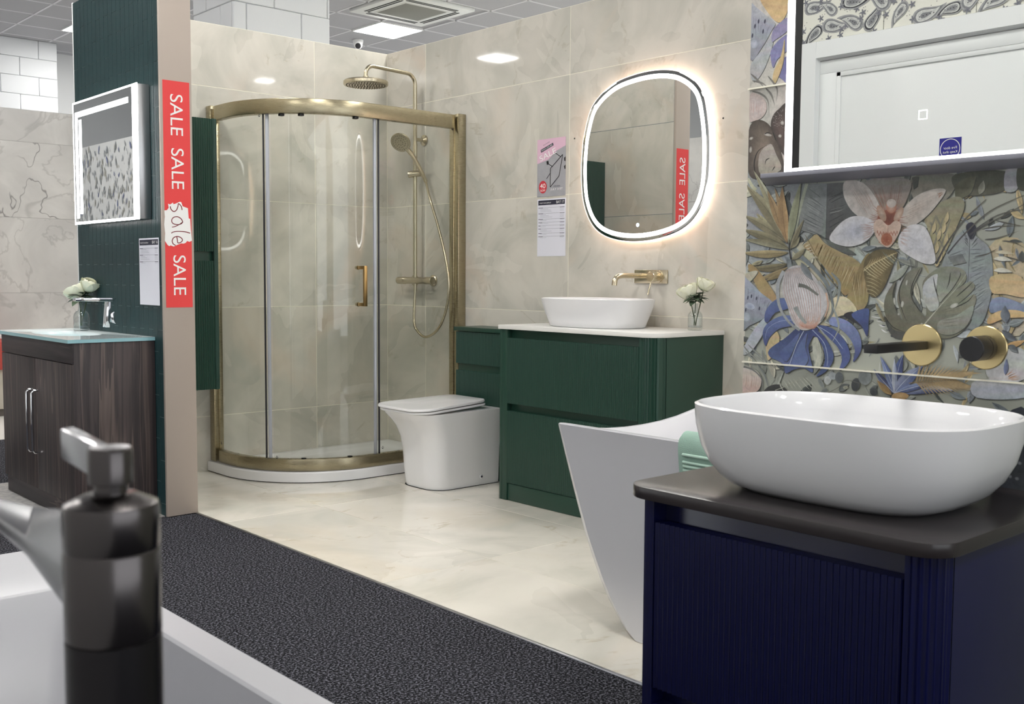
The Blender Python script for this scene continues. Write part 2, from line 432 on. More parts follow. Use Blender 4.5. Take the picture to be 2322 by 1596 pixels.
# grey marble display wall far left
wf = struct('wall_far', (2, 8.9, 0))
bx('backing', (2.3, 8.8948, 0), (4.6, 9.0, 2.385), mat('grey_joint', (150, 148, 146), .8), wf, bevel=0)
gx = [2.3, 2.4, 3.6, 4.6]; gz = [.05, .33, .93, 1.53, 2.13, 2.385]
for i in range(3):
    for k in range(5): tile(wf, (gx[i], 8.894, gz[k]), (gx[i+1], 8.905, gz[k+1]), M_GREYM, 'wall_tile', axes=(0, 2))
bx('skirting', (2.3, 8.885, 0), (4.6, 8.896, .05), mat('skirting_grey', (110, 106, 104), .6), wf, bevel=0)

# painted blockwork: end wall and free pillar
def blocks(parent, axis, fixed, depth, u0, u1, z0, z1, mt=M_BLOCK, bl=.45, bh=.225, zoff=0., shift=0.):
    """courses of blocks on a face; axis 'x' -> face normal -Y at y=fixed, axis 'y' -> face normal -X at x=fixed"""
    k = 0; z = z0+zoff
    while z < z1-.02:
        u = u0-bl*(.5 if k % 2 else 0)-shift
        while u < u1-.005:
            a, b = max(u, u0), min(u+bl, u1)
            if b-a > .02:
                zz0, zz1 = max(z, z0), min(z+bh, z1)
                if axis == 'x': tile(parent, (a, fixed, zz0), (b, fixed+depth, zz1), mt, 'block', bevel=.006, gap=.001, axes=(0, 2))
                else: tile(parent, (fixed, a, zz0), (fixed+depth, b, zz1), mt, 'block', bevel=.006, gap=.001, axes=(1, 2))
            u += bl
        z += bh; k += 1
CEIL = 3.96
we = struct('wall_end', (3, 13.8, 0))
bx('core', (-6, 13.815, 0), (4.685, 14.3, CEIL), M_BLOCK, we, bevel=0)
bx('lower_face', (-6, 13.8, 0), (4.7, 13.816, 2.6), M_BLOCK, we, bevel=0)
blocks(we, 'x', 13.8, .02, 3.35, 4.7, 2.61, CEIL)
bx('recess_face', (4.6, 14.42, 0), (13, 14.6, CEIL), M_PLASTER, we, bevel=0)
wp = struct('wall_pillar', (4, 7.3, 0))
bx('core', (3.618, 7.012, 0), (4.397, 7.64, CEIL), M_BLOCK, wp, bevel=0)
blocks(wp, 'x', 7.0, .02, 3.606, 4.407, 2.13, CEIL, shift=.12)
blocks(wp, 'y', 3.606, .02, 7.022, 7.64, 2.13, CEIL, shift=.05)

# ceiling grid
ce = struct('ceiling', (5, 8, CEIL))
bx('slab', (-9, -9, CEIL+.012), (14, 17, CEIL+.1), M_CEIL, ce, bevel=0)
GX0, GY0 = 7.0, 10.04
skip = {(0, 0)}
for i in range(-6, 6):
    for j in range(-4, 8):
        x, y = GX0+.6*i, GY0+.6*j
        if (i, j) in skip or (i, j) in ((0, -2), (-1, -2), (-1, -1), (0, -1)) or y > 13.8 and x < 4.5: continue
        tile(ce, (x, y, CEIL), (x+.6, y+.6, CEIL+.011), M_CEIL, 'ceiling_tile', bevel=.002, gap=.011, axes=(0, 1))
for i in range(-6, 7): bx('ceiling_bar', (GX0+.6*i-.012, GY0-2.4, CEIL-.003), (GX0+.6*i+.012, 14.42, CEIL+.012), M_TBAR, ce, bevel=0)
for j in range(-4, 8): bx('ceiling_bar', (GX0-3.6, GY0+.6*j-.012, CEIL-.003), (GX0+3.6, GY0+.6*j+.012, CEIL+.012), M_TBAR, ce, bevel=0)

# LED panels
def led_panel(x, y, label, w_=.6, cx=None, cy=None):
    h = w_/2; cx, cy = (x+.3, y+.3) if cx is None else (cx, cy)
    t = thing('ceiling_light', label, 'ceiling light', (cx, cy, CEIL-.012), 'square LED ceiling panels')
    MB().loft([rrect(cx, cy, h-.015, h-.015, .02, CEIL-.012), rrect(cx, cy, h-.015, h-.015, .02, CEIL-.002)]).build('diffuser', M_PANEL, t)
    m = MB(); x, y, e = cx-h, cy-h, .014
    for a, b in (((x, y), (x+w_, y+e)), ((x, y+w_-e), (x+w_, y+w_)), ((x, y+e), (x+e, y+w_-e)), ((x+w_-e, y+e), (x+w_, y+w_-e))):
        m.box((*a, CEIL-.013), (*b, CEIL+.005))
    m.build('frame', M_WPLAST, t)
led_panel(7.0, 10.04, 'bright square ceiling light panel beside the air conditioning cassette')
led_panel(4.47, 12.38, 'bright ceiling light panel showing only a corner behind the teal tiled partition')
for i in (-20, -15, -10, -5, 0, 5):
    for j in (0, -5, -10, -15, -20):
        if (i, j) in ((0, 0), (-15, -5), (-20, 0), (0, -20), (-5, 0), (5, 0)): continue
        if (i, j) == (-15, 0): led_panel(0, 0, 'ceiling light panel mirrored in the tiles left of the pebble mirror', .42, -1.63, 10.62)
        else: led_panel(GX0+.6*i, GY0+.6*j, 'square ceiling light panel of the showroom outside the picture')
led_panel(0, 0, 'small ceiling light mirrored in the tiles above the shower door', .26, 7.82, -3.4)

# air conditioning cassette
ac = thing('air_conditioner', 'white ceiling cassette air conditioner with square grey grille', 'air conditioner', (6.92, 9.36, CEIL-.04))
ax0, ax1, ay0, ay1, az = 6.43, 7.41, 8.87, 9.83, CEIL-.035
bx('panel', (ax0, ay0, az), (ax1, ay1, CEIL+.01), mat('ac_panel', (205, 206, 204), .45), ac, bevel=.012)
bx('grille', (ax0+.22, ay0+.22, az-.006), (ax1-.22, ay1-.22, az+.004), mat('ac_grille', (122, 122, 116), .8, bump=(300, .5, .004)), ac, bevel=.003)
bx('grille_frame', (ax0+.19, ay0+.19, az-.003), (ax1-.19, ay1-.19, az+.004), mat('ac_frame', (190, 190, 186), .5), ac, bevel=.003)
for side in range(4):
    for o_, w_ in ((.085, .022), (.125, .022)):
        if side == 0: a, b = (ax0+.16, ay1-o_-w_), (ax1-.16, ay1-o_)
        elif side == 1: a, b = (ax0+.16, ay0+o_), (ax1-.16, ay0+o_+w_)
        elif side == 2: a, b = (ax0+o_, ay0+.16), (ax0+o_+w_, ay1-.16)
        else: a, b = (ax1-o_-w_, ay0+.16), (ax1-o_, ay1-.16)
        bx('air_slot', (*a, az-.002), (*b, az+.004), M_DARKGAP, ac, bevel=0)
# security camera
cc = thing('security_camera', 'small white dome security camera under the ceiling', 'camera', (7.35, 11.04, CEIL-.07))
MB().lathe([(.065, 0), (.062, -.03), (.055, -.045)], (7.35, 11.04, CEIL), n=24).build('mount', M_WPLAST, cc, smooth=40)
MB().lathe([(.0, -.055), (.03, -.047), (.05, -.02), (.055, .0), (.05, .03), (.03, .046), (0, .055)], (7.34, 11.02, CEIL-.055), (-.5, -.7, -.5), n=24).build('dome', M_WPLAST, cc, smooth=60)
MB().lathe([(.034, .04), (.034, .058), (.0, .062)], (7.34, 11.02, CEIL-.055), (-.5, -.7, -.5), n=20).build('lens', M_BLACK, cc, smooth=40)

# the fire door opposite
do = struct('door_1', (XD, 2.1, 0))
vz = 2.0
p0 = (2*(XP-.04)-XD)   # virtual plane of the door wall in the printed wall's mirror
def dv(x, y): p = onx(x, y, p0); return p.y, p.z
(ly, lz), (ay, az_), (iy, iz) = dv(1896, 163), dv(1823, 102), dv(1859, 138)
bx('leaf', (XD-.05, ly-.95, .01), (XD-.012, ly, lz), M_DOOR, do, bevel=.002)
bx('frame_head', (XD-.05, ly-.99, lz), (XD-.004, iy, iz), M_DOOR, do, bevel=.002)
bx('frame_jamb', (XD-.05, ly, 0), (XD-.004, iy, lz), M_DOOR, do, bevel=.002)
bx('door_stop', (XD-.03, ly-.02, 0), (XD-.006, ly+.004, lz-.0), M_DOOR, do, bevel=.002)
bx('door_stop', (XD-.03, ly-.95, lz-.02), (XD-.006, ly+.004, lz+.004), M_DOOR, do, bevel=.002)
MB().prism([(XD-.004, iy, 0), (XD+.018, iy+.01, 0), (XD+.016, ay, 0), (XD-.004, ay, 0)], (0, 0, iz)).build('architrave', M_DOOR, do)
MB().loft([[Vector((XD-.004, iy, iz)), Vector((XD-.004, ay, az_)), Vector((XD+.016, ay, az_)), Vector((XD+.018, iy+.01, iz+.01))],
           [Vector((XD-.004, .9, iz)), Vector((XD-.004, .9, az_)), Vector((XD+.016, .9, az_)), Vector((XD+.018, .9, iz+.01))]]).build('architrave', M_DOOR, do)
MB().prism([(XD-.004, iy, iz), (XD+.018, iy+.01, iz), (XD+.016, ay, iz), (XD-.004, ay, iz)], (0, 0, az_-iz)).build('architrave', M_DOOR, do)
(s0y, s0z), (s1y, s1z) = dv(2128, 313), dv(2176, 357)
sg = thing('door_sign', 'square blue fire door sign on the white door', 'sign', (XD-.012, s0y, s0z))
ss = s0y-s1y; syc, szc = (s0y+s1y)/2, s0z-ss/2-.002
bx('plate', (XD-.012, syc-ss/2, szc-ss/2), (XD-.010, syc+ss/2, szc+ss/2), mat('sign_blue', (32, 30, 140), .4), sg, bevel=0)
ringp = MB(); n = 40
for i in range(n):
    a0, a1 = 2*pi*i/n, 2*pi*(i+1)/n; X = XD-.0096
    ringp.add([(X, syc+r*cos(a), szc+r*sin(a)) for a, r in ((a0, ss*.43), (a1, ss*.43), (a1, ss*.46), (a0, ss*.46))], [(0, 1, 2, 3)])
ringp.build('circle', M_WHITE, sg)
lettering('Fire door', .02, (XD-.0097, syc, szc+ss*.06), (0, 1, 0), (0, 0, 1), M_WHITE, sg, fit=(ss*.62, None))
lettering('Keep shut', .02, (XD-.0097, syc, szc-ss*.14), (0, 1, 0), (0, 0, 1), M_WHITE, sg, fit=(ss*.66, None))
# ------------------------------------------------------------------ shower tray and enclosure
def plan(x0, y0, r, n=28, yb=YB-.006, xr=XR-.006):
    """quadrant outline from the back wall round to the end wall"""
    cx, cy = x0+r, y0+r; pts = [Vector((x0, yb, 0)), Vector((x0, (yb+cy)/2, 0))]
    for i in range(n+1):
        a = pi+pi/2*i/n; pts.append(Vector((cx+r*cos(a), cy+r*sin(a), 0)))
    pts += [Vector(((cx+xr)/2, y0, 0)), Vector((xr, y0, 0))]
    return pts
def lift(pts, z): return [Vector((p.x, p.y, z)) for p in pts]
def corner(pts): return pts + [Vector((pts[-1].x, pts[0].y, pts[0].z))]
ty = thing('shower_tray', 'low white curved shower tray on the tiled floor', 'shower tray', (3.2, 5.0, .002))
o0 = plan(2.598, 4.652, .55); i0 = plan(2.66, 4.715, .5, yb=YB-.05, xr=XR-.05); i1 = plan(2.70, 4.755, .47, yb=YB-.09, xr=XR-.09)
oi = plan(2.602, 4.656, .548)
MB().loft([corner(lift(o0, .006)), corner(lift(o0, .052)), corner(lift(oi, .058)), corner(lift(i0, .058)), corner(lift(i1, .036))])  .build('basin', M_CER, ty, smooth=35)
MB().loft([corner(lift(plan(2.602, 4.656, .548), .0016)), corner(lift(plan(2.602, 4.656, .548), .008))]).build('sealant', M_DARKGAP, ty)

en = thing('shower_enclosure', 'curved glass shower enclosure with brushed gold frame in the corner', 'shower enclosure', (3.2, 5.0, .058))
FX, FY, FR = 2.648, 4.69, .52
def ribbon(name, path, off0, off1, z0, z1, mt, parent, smooth=40, bevel=0):
    P = [Vector((p.x, p.y, 0)) for p in path]; L, Rr = [], []
    for i, p in enumerate(P):
        t = (P[min(i+1, len(P)-1)]-P[max(i-1, 0)]).normalized(); nrm = Vector((t.y, -t.x, 0))  # outward; positive offsets go inwards
        L.append(p-nrm*off0); Rr.append(p-nrm*off1)
    rings = [[Vector((a.x, a.y, z0)), Vector((b.x, b.y, z0)), Vector((b.x, b.y, z1)), Vector((a.x, a.y, z1))] for a, b in zip(L, Rr)]
    return MB().loft(rings).build(name, mt, parent, smooth=smooth, bevel=bevel)
fp = plan(FX, FY, FR, 40)
# resample the frame path finely
fine = []
for a, b in zip(fp[:-1], fp[1:]):
    n = max(1, int((b-a).length/.02))
    for i in range(n): fine.append(a.lerp(b, i/n))
fine.append(fp[-1])
def at_px(x, z=1.0): return min(range(len(fine)), key=lambda i: abs(proj((fine[i].x, fine[i].y, z))[0]-x))
TOPZ = 1.99
inner = fine[3:-3]
ribbon('top_rail', inner, -.022, .022, TOPZ-.076, TOPZ, M_BRONZE, en, bevel=.003)
ribbon('bottom_rail', inner, -.02, .02, .058, .122, M_BRONZE, en, bevel=.003)
bx('wall_post', (FX-.03, YB-.055, .058), (FX-.002, YB-.0005, TOPZ+.005), M_BRONZE, en, bevel=.003)
bx('wall_post', (FX-.004, YB-.06, .058), (FX+.022, YB-.0005, TOPZ+.002), M_BRONZE, en, bevel=.003)
bx('wall_post', (XR-.055, FY-.046, .058), (XR-.0005, FY-.006, TOPZ+.005), M_BRONZE, en, bevel=.003)
bx('wall_post', (XR-.06, FY-.008, .058), (XR-.0005, FY+.03, TOPZ+.002), M_BRONZE, en, bevel=.003)
s1, s2 = at_px(610), at_px(851)
pl = ribbon('fixed_pane', fine[3:s1+1], -.003, .003, .118, TOPZ-.07, M_GLASS, en)
pd = ribbon('sliding_door', fine[s1+1:s2+1], .006, .012, .124, TOPZ-.074, M_GLASS, en)
pr = ribbon('fixed_pane', fine[s2:-3], -.003, .003, .118, TOPZ-.07, M_GLASS, en)
def strip(i, off, w, mt, par, z0=.122, z1=TOPZ-.074, dep=.014):
    p = fine[i]; t = (fine[i+1]-fine[i-1]).normalized(); nrm = -Vector((t.y, -t.x, 0)); p = p+nrm*off
    poly = [p+t*a*w/2+nrm*b*dep/2 for a, b in ((-1, -1), (1, -1), (1, 1), (-1, 1))]
    return MB().prism([Vector((q.x, q.y, z0)) for q in poly], (0, 0, z1-z0)).build('seal', mt, par, bevel=.001)
strip(s1, .004, .014, M_RUBBER, pd); strip(s1-1, .0, .006, M_RUBBERD, pl, dep=.01)
strip(s2, .006, .014, M_RUBBER, pd); strip(s2+1, .0, .006, M_RUBBERD, pr, dep=.01)
# square bar handle
ih = at_px(815, 1.0); hp = fine[ih]; t_ = (fine[ih+1]-fine[ih-1]).normalized(); hn = Vector((t_.y, -t_.x, 0))
def hz(py): 
    d = ray(830, py); k = (Vector((hp.x, hp.y, 0)).length)/Vector((d.x, d.y, 0)).length; return CAMH+d.z*k
z_t, z_b = hz(603), hz(694)
hd = MB()
def bar(mb, a, b, u, v, hu, hv):
    a, b = Vector(a), Vector(b); u, v = Vector(u).normalized()*hu, Vector(v).normalized()*hv
    return mb.loft([[a-u-v, a+u-v, a+u+v, a-u+v], [b-u-v, b+u-v, b+u+v, b-u+v]])
g = Vector((hp.x, hp.y, 0))-hn*.0055; e = g+hn*.065
bar(hd, (e.x, e.y, z_b), (e.x, e.y, z_t), t_, hn, .009, .008)
for z in (z_b+.009, z_t-.009): bar(hd, (g.x, g.y, z), (e.x, e.y, z), t_, (0, 0, 1), .009, .009)
hob = hd.build('handle', brushed('handle_brass', (178, 146, 96), .3), pd, bevel=.0012)
for z in (z_b+.009, z_t-.009):
    q = g-hn*.0068; MB().lathe([(.012, 0), (.012, .010), (.009, .014), (.009, .024)], (q.x, q.y, z), -hn, 16).build('handle_fixing', M_BRASS, hob, smooth=40)
for z in (TOPZ-.076,):
    for k in (s1+4, (s1*2+s2)//3, s2-6):
        p = fine[k]; bx('roller', (p.x-.012, p.y-.012, z-.012), (p.x+.012, p.y+.012, z), M_BLACK, pd, bevel=.002)
for k in ((s1*2+s2)//3, (s1+2*s2)//3+2):
    p = fine[k]; bx('roller', (p.x-.01, p.y-.01, .122), (p.x+.01, p.y+.01, .128), M_BLACK, pd, bevel=.002)
# small printed droplet marks on the glass
def droplet(px, py, parent):
    k = at_px(px, 1.5 if py < 600 else .3); p = fine[k]; t = (fine[min(k+1, len(fine)-1)]-fine[k-1]).normalized(); nn = Vector((t.y, -t.x, 0))
    d = ray(px, py); kk = Vector((p.x, p.y, 0)).length/Vector((d.x, d.y, 0)).length; z = CAMH+d.z*kk; c = Vector((p.x, p.y, z))+nn*.004
    n = 14; outer = [(.006*sin(2*pi*i/n)*(1 if cos(2*pi*i/n) < 0 else 1-.6*cos(2*pi*i/n)), .008*cos(2*pi*i/n)) for i in range(n)]
    mb = MB(); mb.add([c+t*a+Vector((0, 0, b)) for a, b in outer]+[c+t*a*.55+Vector((0, 0, b*.55)) for a, b in outer], [(i, (i+1) % n, n+(i+1) % n, n+i) for i in range(n)])
    mb.build('logo_mark', M_INK, parent)
droplet(592, 262, pl); droplet(832, 257, pd); droplet(1024, 292, pr); droplet(632, 1036, pd); droplet(867, 1014, pr); droplet(504, 1004, pl)

# ------------------------------------------------------------------ shower column
RX, RY = XR-.07, 5.03
sh = thing('shower_mixer', 'brushed gold riser shower with round overhead rose and hand shower', 'shower', (RX, RY, 1.06))
VZ = 1.058
MB().tube([(RX, RY, VZ), (RX, RY, 2.2)] + [(RX-.06+.06*cos(a), RY, 2.2+.06*sin(a)) for a in [R(x) for x in range(15, 91, 15)]] +
          [(3.45, RY, 2.268)] + [(3.45-.05*sin(a), RY, 2.218+.05*cos(a)) for a in [R(x) for x in range(15, 91, 15)]] + [(3.4, RY, 2.19)], .0115, 14).build('riser_pipe', M_BRASS, sh, smooth=50)
MB().tube([(RX, RY, 1.74), (RX, RY, 1.86)], .0135, 14).build('pipe_joint', M_BRASS, sh, smooth=40)
hd_ = MB().lathe([(.010, .035), (.016, .034), (.018, .016), (.03, .012), (.12, .008), (.126, .002), (.126, -.014), (.122, -.018), (.0, -.0175)], (3.4, RY, 2.172), n=48).build('overhead_rose', M_BRASS, sh, smooth=40)
noz = MB()
for k in range(1, 8):
    for i in range(k*6):
        a = 2*pi*i/(k*6)+k*.35
        noz.lathe([(.0028, 0), (.0016, -.0035)], (3.4+.0155*k*cos(a), RY+.0155*k*sin(a), 2.1545), n=6)
noz.build('nozzles', mat('nozzle_grey', (88, 80, 62), .6), hd_)
va = MB().lathe([(.02, -.17), (.022, -.168), (.022, -.1), (.0205, -.098), (.0205, .098), (.022, .1), (.022, .168), (.02, .17)], (RX, RY, VZ), (0, 1, 0), 20).build('thermostatic_bar', M_BRASS, sh, smooth=40)
for yy in (RY-.09, RY+.09):
    MB().lathe([(.0, .0), (.034, .0), (.034, -.008), (.026, -.016), (.016, -.02), (.016, -.06)], (XR-.0005, yy, VZ), (1, 0, 0), 24).build('wall_flange', M_BRASS, va, smooth=40)
MB().lathe([(.0, 0), (.032, 0), (.032, -.008), (.02, -.014), (.011, -.02), (.011, -.07)], (XR-.0005, RY, 1.885), (1, 0, 0), 24).build('wall_bracket', M_BRASS, sh, smooth=40)
sl = MB().lathe([(.018, -.045), (.02, -.043), (.02, .04), (.018, .043)], (RX, RY-.005, 1.685), (.55, -.6, .1), 18).build('slider', M_BRASS, sh, smooth=40)
# hand shower
HY = 4.955
hA = ony(957, 392, HY); hB = ony(935, 352, HY); hC = ony(909, 322, HY+.01); hA0 = ony(966, 412, HY)
sx = smooth_path([hA0, hA, hB, hC+(hB-hC)*.25], 6)
hs = MB().tube(sx, [.011+.004*(i/len(sx)) for i in range(len(sx))], 14)
fn = Vector((-.72, -.45, -.62)).normalized()
hob = hs.build('hand_shower', M_BRASS, sh, smooth=50)
MB().lathe([(0, -.02), (.036, -.017), (.056, -.006), (.06, .004), (.058, .01), (.0, .0105)], hC, fn, 32).build('spray_head', M_BRASS, hob, smooth=35)
nz = MB(); u = fn.orthogonal().normalized(); v_ = fn.cross(u)
for k in (1, 2, 3):
    for i in range(k*7):
        a = 2*pi*i/(k*7); nz.lathe([(.0026, .0), (.0018, .0018)], hC+fn*.0106+(u*cos(a)+v_*sin(a))*.015*k, fn, n=6)
nz.build('nozzles', mat('nozzle_grey'), hob)
hp_ = [(RX, RY, VZ-.02), (RX-.002, RY-.002, VZ-.06)] + [onx(x, y, XR-.09) for x, y in ((939, 728), (948, 752), (966, 764), (990, 750), (1008, 715), (1018, 655), (1012, 595), (995, 520), (975, 450))] + [tuple(hA0)]
MB().tube(smooth_path(hp_, 8), .0075, 10).build('hose', M_BRASS, sh, smooth=60)
MB().tube([(RX, RY, VZ-.018), (RX, RY, VZ-.062)], .0105, 12).build('hose_connector', M_BRASS, sh, smooth=40)

# ------------------------------------------------------------------ fluted furniture
def flutes(u0, u1, pitch=.0125, depth=.0048, m=5):
    n = max(1, round((u1-u0)/pitch)); p = (u1-u0)/n; out = []
    for i in range(n):
        for k in range(m): out.append((u0+p*(i+k/m), depth*sin(pi*k/m)))
    out.append((u1, 0)); return out
def fluted_front(name, axis, face, back, u0, u1, z0, z1, mt, parent, pitch=.0125, depth=.0048):
    """panel whose face carries vertical flutes. axis 'x': front normal -X at x=face; 'y': normal -Y at y=face"""
    pr = [(u, face+d) for u, d in flutes(u0, u1, pitch, depth)] + [(u1, back), (u0, back)]
    f = (lambda u, d, z: Vector((d, u, z))) if axis == 'x' else (lambda u, d, z: Vector((u, d, z)))
    return MB().loft([[f(u, d, z0) for u, d in pr], [f(u, d, z1) for u, d in pr]]).build(name, mt, parent, smooth=25)
def fluted_corner(parent, mt, cx, cy, r, sx, sy, z0, z1, flat0, flat1=0, pitch=.0125, depth=.0048, name='corner_post', n=8):
    """quarter-round fluted post: from (front face) to (side face). centre cx,cy; sx,sy signs of outward corner. flat0 = straight fluted run on the front"""
    pts = []
    # front straight run along y then the arc to the side (front normal = sx * X, side normal = sy * Y)
    runs = []
    steps = max(1, round(flat0/pitch)); p = flat0/steps if flat0 > 0 else 0
    for i in range(steps if flat0 > 0 else 0):
        for k in range(5):
            y = cy-sy*flat0+sy*p*(i+k/5); runs.append((Vector((cx+sx*r, y, 0)), Vector((sx, 0, 0)), depth*sin(pi*k/5)))
    arc = r*pi/2; steps = max(1, round(arc/pitch))
    for i in range(steps):
        for k in range(5):
            a = pi/2*(i+k/5)/steps; nrm = Vector((sx*cos(a), sy*sin(a), 0)); runs.append((Vector((cx, cy, 0))+nrm*r, nrm, depth*sin(pi*k/5)))
    runs.append((Vector((cx, cy+sy*r, 0)), Vector((0, sy, 0)), 0))
    pr = [q-nn*d for q, nn, d in runs]
    pr += [Vector((cx-sx*.004, cy+sy*r, 0)), Vector((cx-sx*.004, cy-sy*flat0-sy*.0, 0))]
    return MB().loft([lift(pr, z0), lift(pr, z1)]).build(name, mt, parent, smooth=25)

# green vanity: front at x=3.35, from y=2.835 to 3.815
gv = thing('vanity_unit', 'dark green fluted two drawer vanity unit under the white worktop', 'vanity unit', (3.58, 3.32, .002))
GF, Y0, Y1, GT = 3.35, 2.838, 3.815, .833
rc = .07
bx('carcass', (GF+.03, Y0+.004, .003), (XR-.001, Y1-.016, GT), M_GREEN, gv, bevel=.001)
bx('side_panel', (GF, Y1-.018, .003), (XR-.001, Y1, GT), M_GREEN, gv, bevel=.001)
bx('side_panel', (GF+rc, Y0, .003), (XR-.001, Y0+.006, GT), M_GREEN, gv, bevel=.001)
fluted_corner(gv, M_GREEN, GF+rc, Y0+rc, rc, -1, -1, .003, GT, .018)
bx('left_stile', (GF+.001, Y1-.052, .003), (GF+.03, Y1-.018, GT), M_GREEN, gv, bevel=.001)
yd0, yd1 = Y0+rc+.02, Y1-.054
fluted_front('drawer', 'x', GF, GF+.028, yd0, yd1, .476, .792, M_GREEN, gv)
fluted_front('drawer', 'x', GF, GF+.028, yd0, yd1, .088, .440, M_GREEN, gv)
bx('plinth', (GF+.006, yd0, .003), (GF+.03, yd1, .085), M_GREEN, gv, bevel=.001)
# white worktop
def worktop(name, label, x0, x1, y0, y1, r, z0, z1, mt, near_only=True):
    ring = []
    for i in range(9):
        a = pi+pi/2*i/8; ring.append((x0+r+r*cos(a), y0+r+r*sin(a)))
    ring += [(x1, y0), (x1, y1)]
    if near_only: ring += [(x0, y1)]
    else:
        for i in range(9):
            a = pi/2+pi/2*i/8; ring.append((x0+r+r*cos(a), y1-r+r*sin(a)))
    o = MB().prism([(x, y, z0) for x, y in ring], (0, 0, z1-z0)).build(name, mt, None, bevel=.0018, org=((x0+x1)/2, (y0+y1)/2, z0))
    return tag(o, label, 'worktop')
worktop('worktop', 'thin white worktop with a rounded corner on the green vanity', GF-.008, XR-.001, Y0-.006, Y1+.006, .085, GT+.0005, .853, M_WTOP)

# low green cistern unit behind the toilet
wu = thing('toilet_unit', 'low dark green fluted unit on the wall behind the toilet', 'cabinet', (3.7, 4.15, .002))
UF = 3.62
bx('carcass', (UF+.02, 3.822, .003), (XR-.001, 4.49, .789), M_GREEN, wu, bevel=.001)
bx('top_board', (UF-.008, 3.822, .789), (XR-.001, 4.5, .81), M_GREEN, wu, bevel=.0015)
fluted_front('front_panel', 'x', UF, UF+.019, 3.822, 4.488, .611, .784, M_GREEN, wu)
fluted_front('front_panel', 'x', UF, UF+.019, 3.822, 4.488, .09, .573, M_GREEN, wu)
bx('plinth', (UF+.012, 3.822, .003), (UF+.022, 4.488, .085), M_GREEN, wu, bevel=.001)

# tall wall cabinet on the back wall
tc = thing('tall_cabinet', 'tall dark green fluted wall cabinet hung beside the taupe partition end', 'cabinet', (2.32, 5.25, .487))
CY, X0, X1, ZB, ZT = 5.1, 2.103, 2.537, .487, 1.886
bx('carcass', (X0, CY+.022, ZB), (X1-.004, YB-.001, ZT), M_GREEN, tc, bevel=.001)
fluted_front('door', 'y', CY, CY+.02, X0+.002, X1-.036, 1.206, ZT-.002, M_GREEN, tc)
fluted_front('door', 'y', CY, CY+.02, X0+.002, X1-.036, ZB+.002, 1.158, M_GREEN, tc)
rr_ = .03; pts = []
for q, nn, d in [(Vector((X1-rr_+rr_*cos(a), CY+rr_+rr_*sin(a), 0)), Vector((cos(a), sin(a), 0)), 0.0042*abs(sin((a+pi/2)/(pi/2)*4*pi))) for a in [-pi/2+pi/2*i/32 for i in range(33)]]:
    pts.append(q-nn*d)
pts = [Vector((X1-.034, CY, 0))] + pts + [Vector((X1, CY+.05, 0)), Vector((X1-.034, CY+.05, 0))]
MB().loft([lift(pts, ZB), lift(pts, ZT)]).build('corner_post', M_GREEN, tc, smooth=25)
bx('side_panel', (X1-.006, CY+.05, ZB), (X1, YB-.001, ZT), M_GREEN, tc, bevel=.001)

# ------------------------------------------------------------------ toilet
to = thing('toilet', 'white back to wall toilet with closed slim lid', 'toilet', (3.4, 4.29, .002))
YT = 4.29; XB = UF-.002
def pan(xf, hy, z, r):
    cx, hx = (xf+XB)/2, (XB-xf)/2; out = []
    for p in rrect(0, 0, 1, 1, .001, 0, 6): pass
    # front corners round, back square
    pts = []
    for sy, a0 in ((1, 90), (-1, 180)):
        for i in range(13):
            a = R(a0+90*i/12); pts.append(Vector((xf+r+r*1.0*cos(a), YT+sy*(hy-r)+r*sin(a), z)))
    pts += [Vector((XB, YT-hy, z)), Vector((XB, YT+hy, z))]
    return pts
prof = [(3.205, .160, .003, .10), (3.20, .162, .02, .10), (3.192, .165, .10, .10), (3.185, .168, .18, .105), (3.172, .174, .26, .11), (3.145, .183, .32, .115), (3.112, .191, .36, .12), (3.084, .196, .388, .12), (3.08, .196, .398, .12)]
MB().loft([pan(*p) for p in prof]).build('pan', M_CER, to, smooth=50)
MB().loft([lift(pan(3.2, .166, 0, .1), .0017), lift(pan(3.2, .163, 0, .1), .0035)]).build('sealant', M_DARKGAP, to)
def slab(name, xf, xb, hy, z0, z1, tilt, r, par, bulge=0):
    pts = []
    for sy, a0 in ((1, 90), (-1, 180)):
        for i in range(11):
            a = R(a0+90*i/10); pts.append((xf+r+r*cos(a), YT+sy*(hy-r)+r*sin(a)))
    rb = .06
    for sy, a0 in ((-1, 270), (1, 0)):
        for i in range(7):
            a = R(a0+90*i/6); pts.append((xb-rb+rb*cos(a), YT+sy*(hy*.8-rb)+rb*sin(a)))
    f = lambda x: tilt*(x-xf)/(xb-xf)
    ins = lambda k, zz: [Vector((3.3+(x-3.3)*k, YT+(y-YT)*k, zz+f(x))) for x, y in pts]
    return MB().loft([ins(.985, z0), ins(1, z0+.004), ins(1, z1-.006), ins(.99, z1-.001), ins(.9, z1), ins(.4, z1+.0)]).build(name, M_CER, par, smooth=40)
slab('seat', 3.066, 3.56, .2, .4005, .413, .016, .10, to)
slab('lid', 3.058, 3.552, .205, .4155, .430, .018, .10, to)
MB().lathe([(.0, 0), (.013, 0), (.013, -.003), (.009, -.005), (0, -.005)], onx(1091, 1080, 3.56)*0 + ony(1091, 1080, YT-.163), (0, 1, 0), 16).build('bolt_cap', M_CER, to, smooth=30)
MB().lathe([(.006, 0), (.006, -.0056)], ony(1091, 1080, YT-.163), (0, 1, 0), 12).build('bolt_hole', M_INK, to)

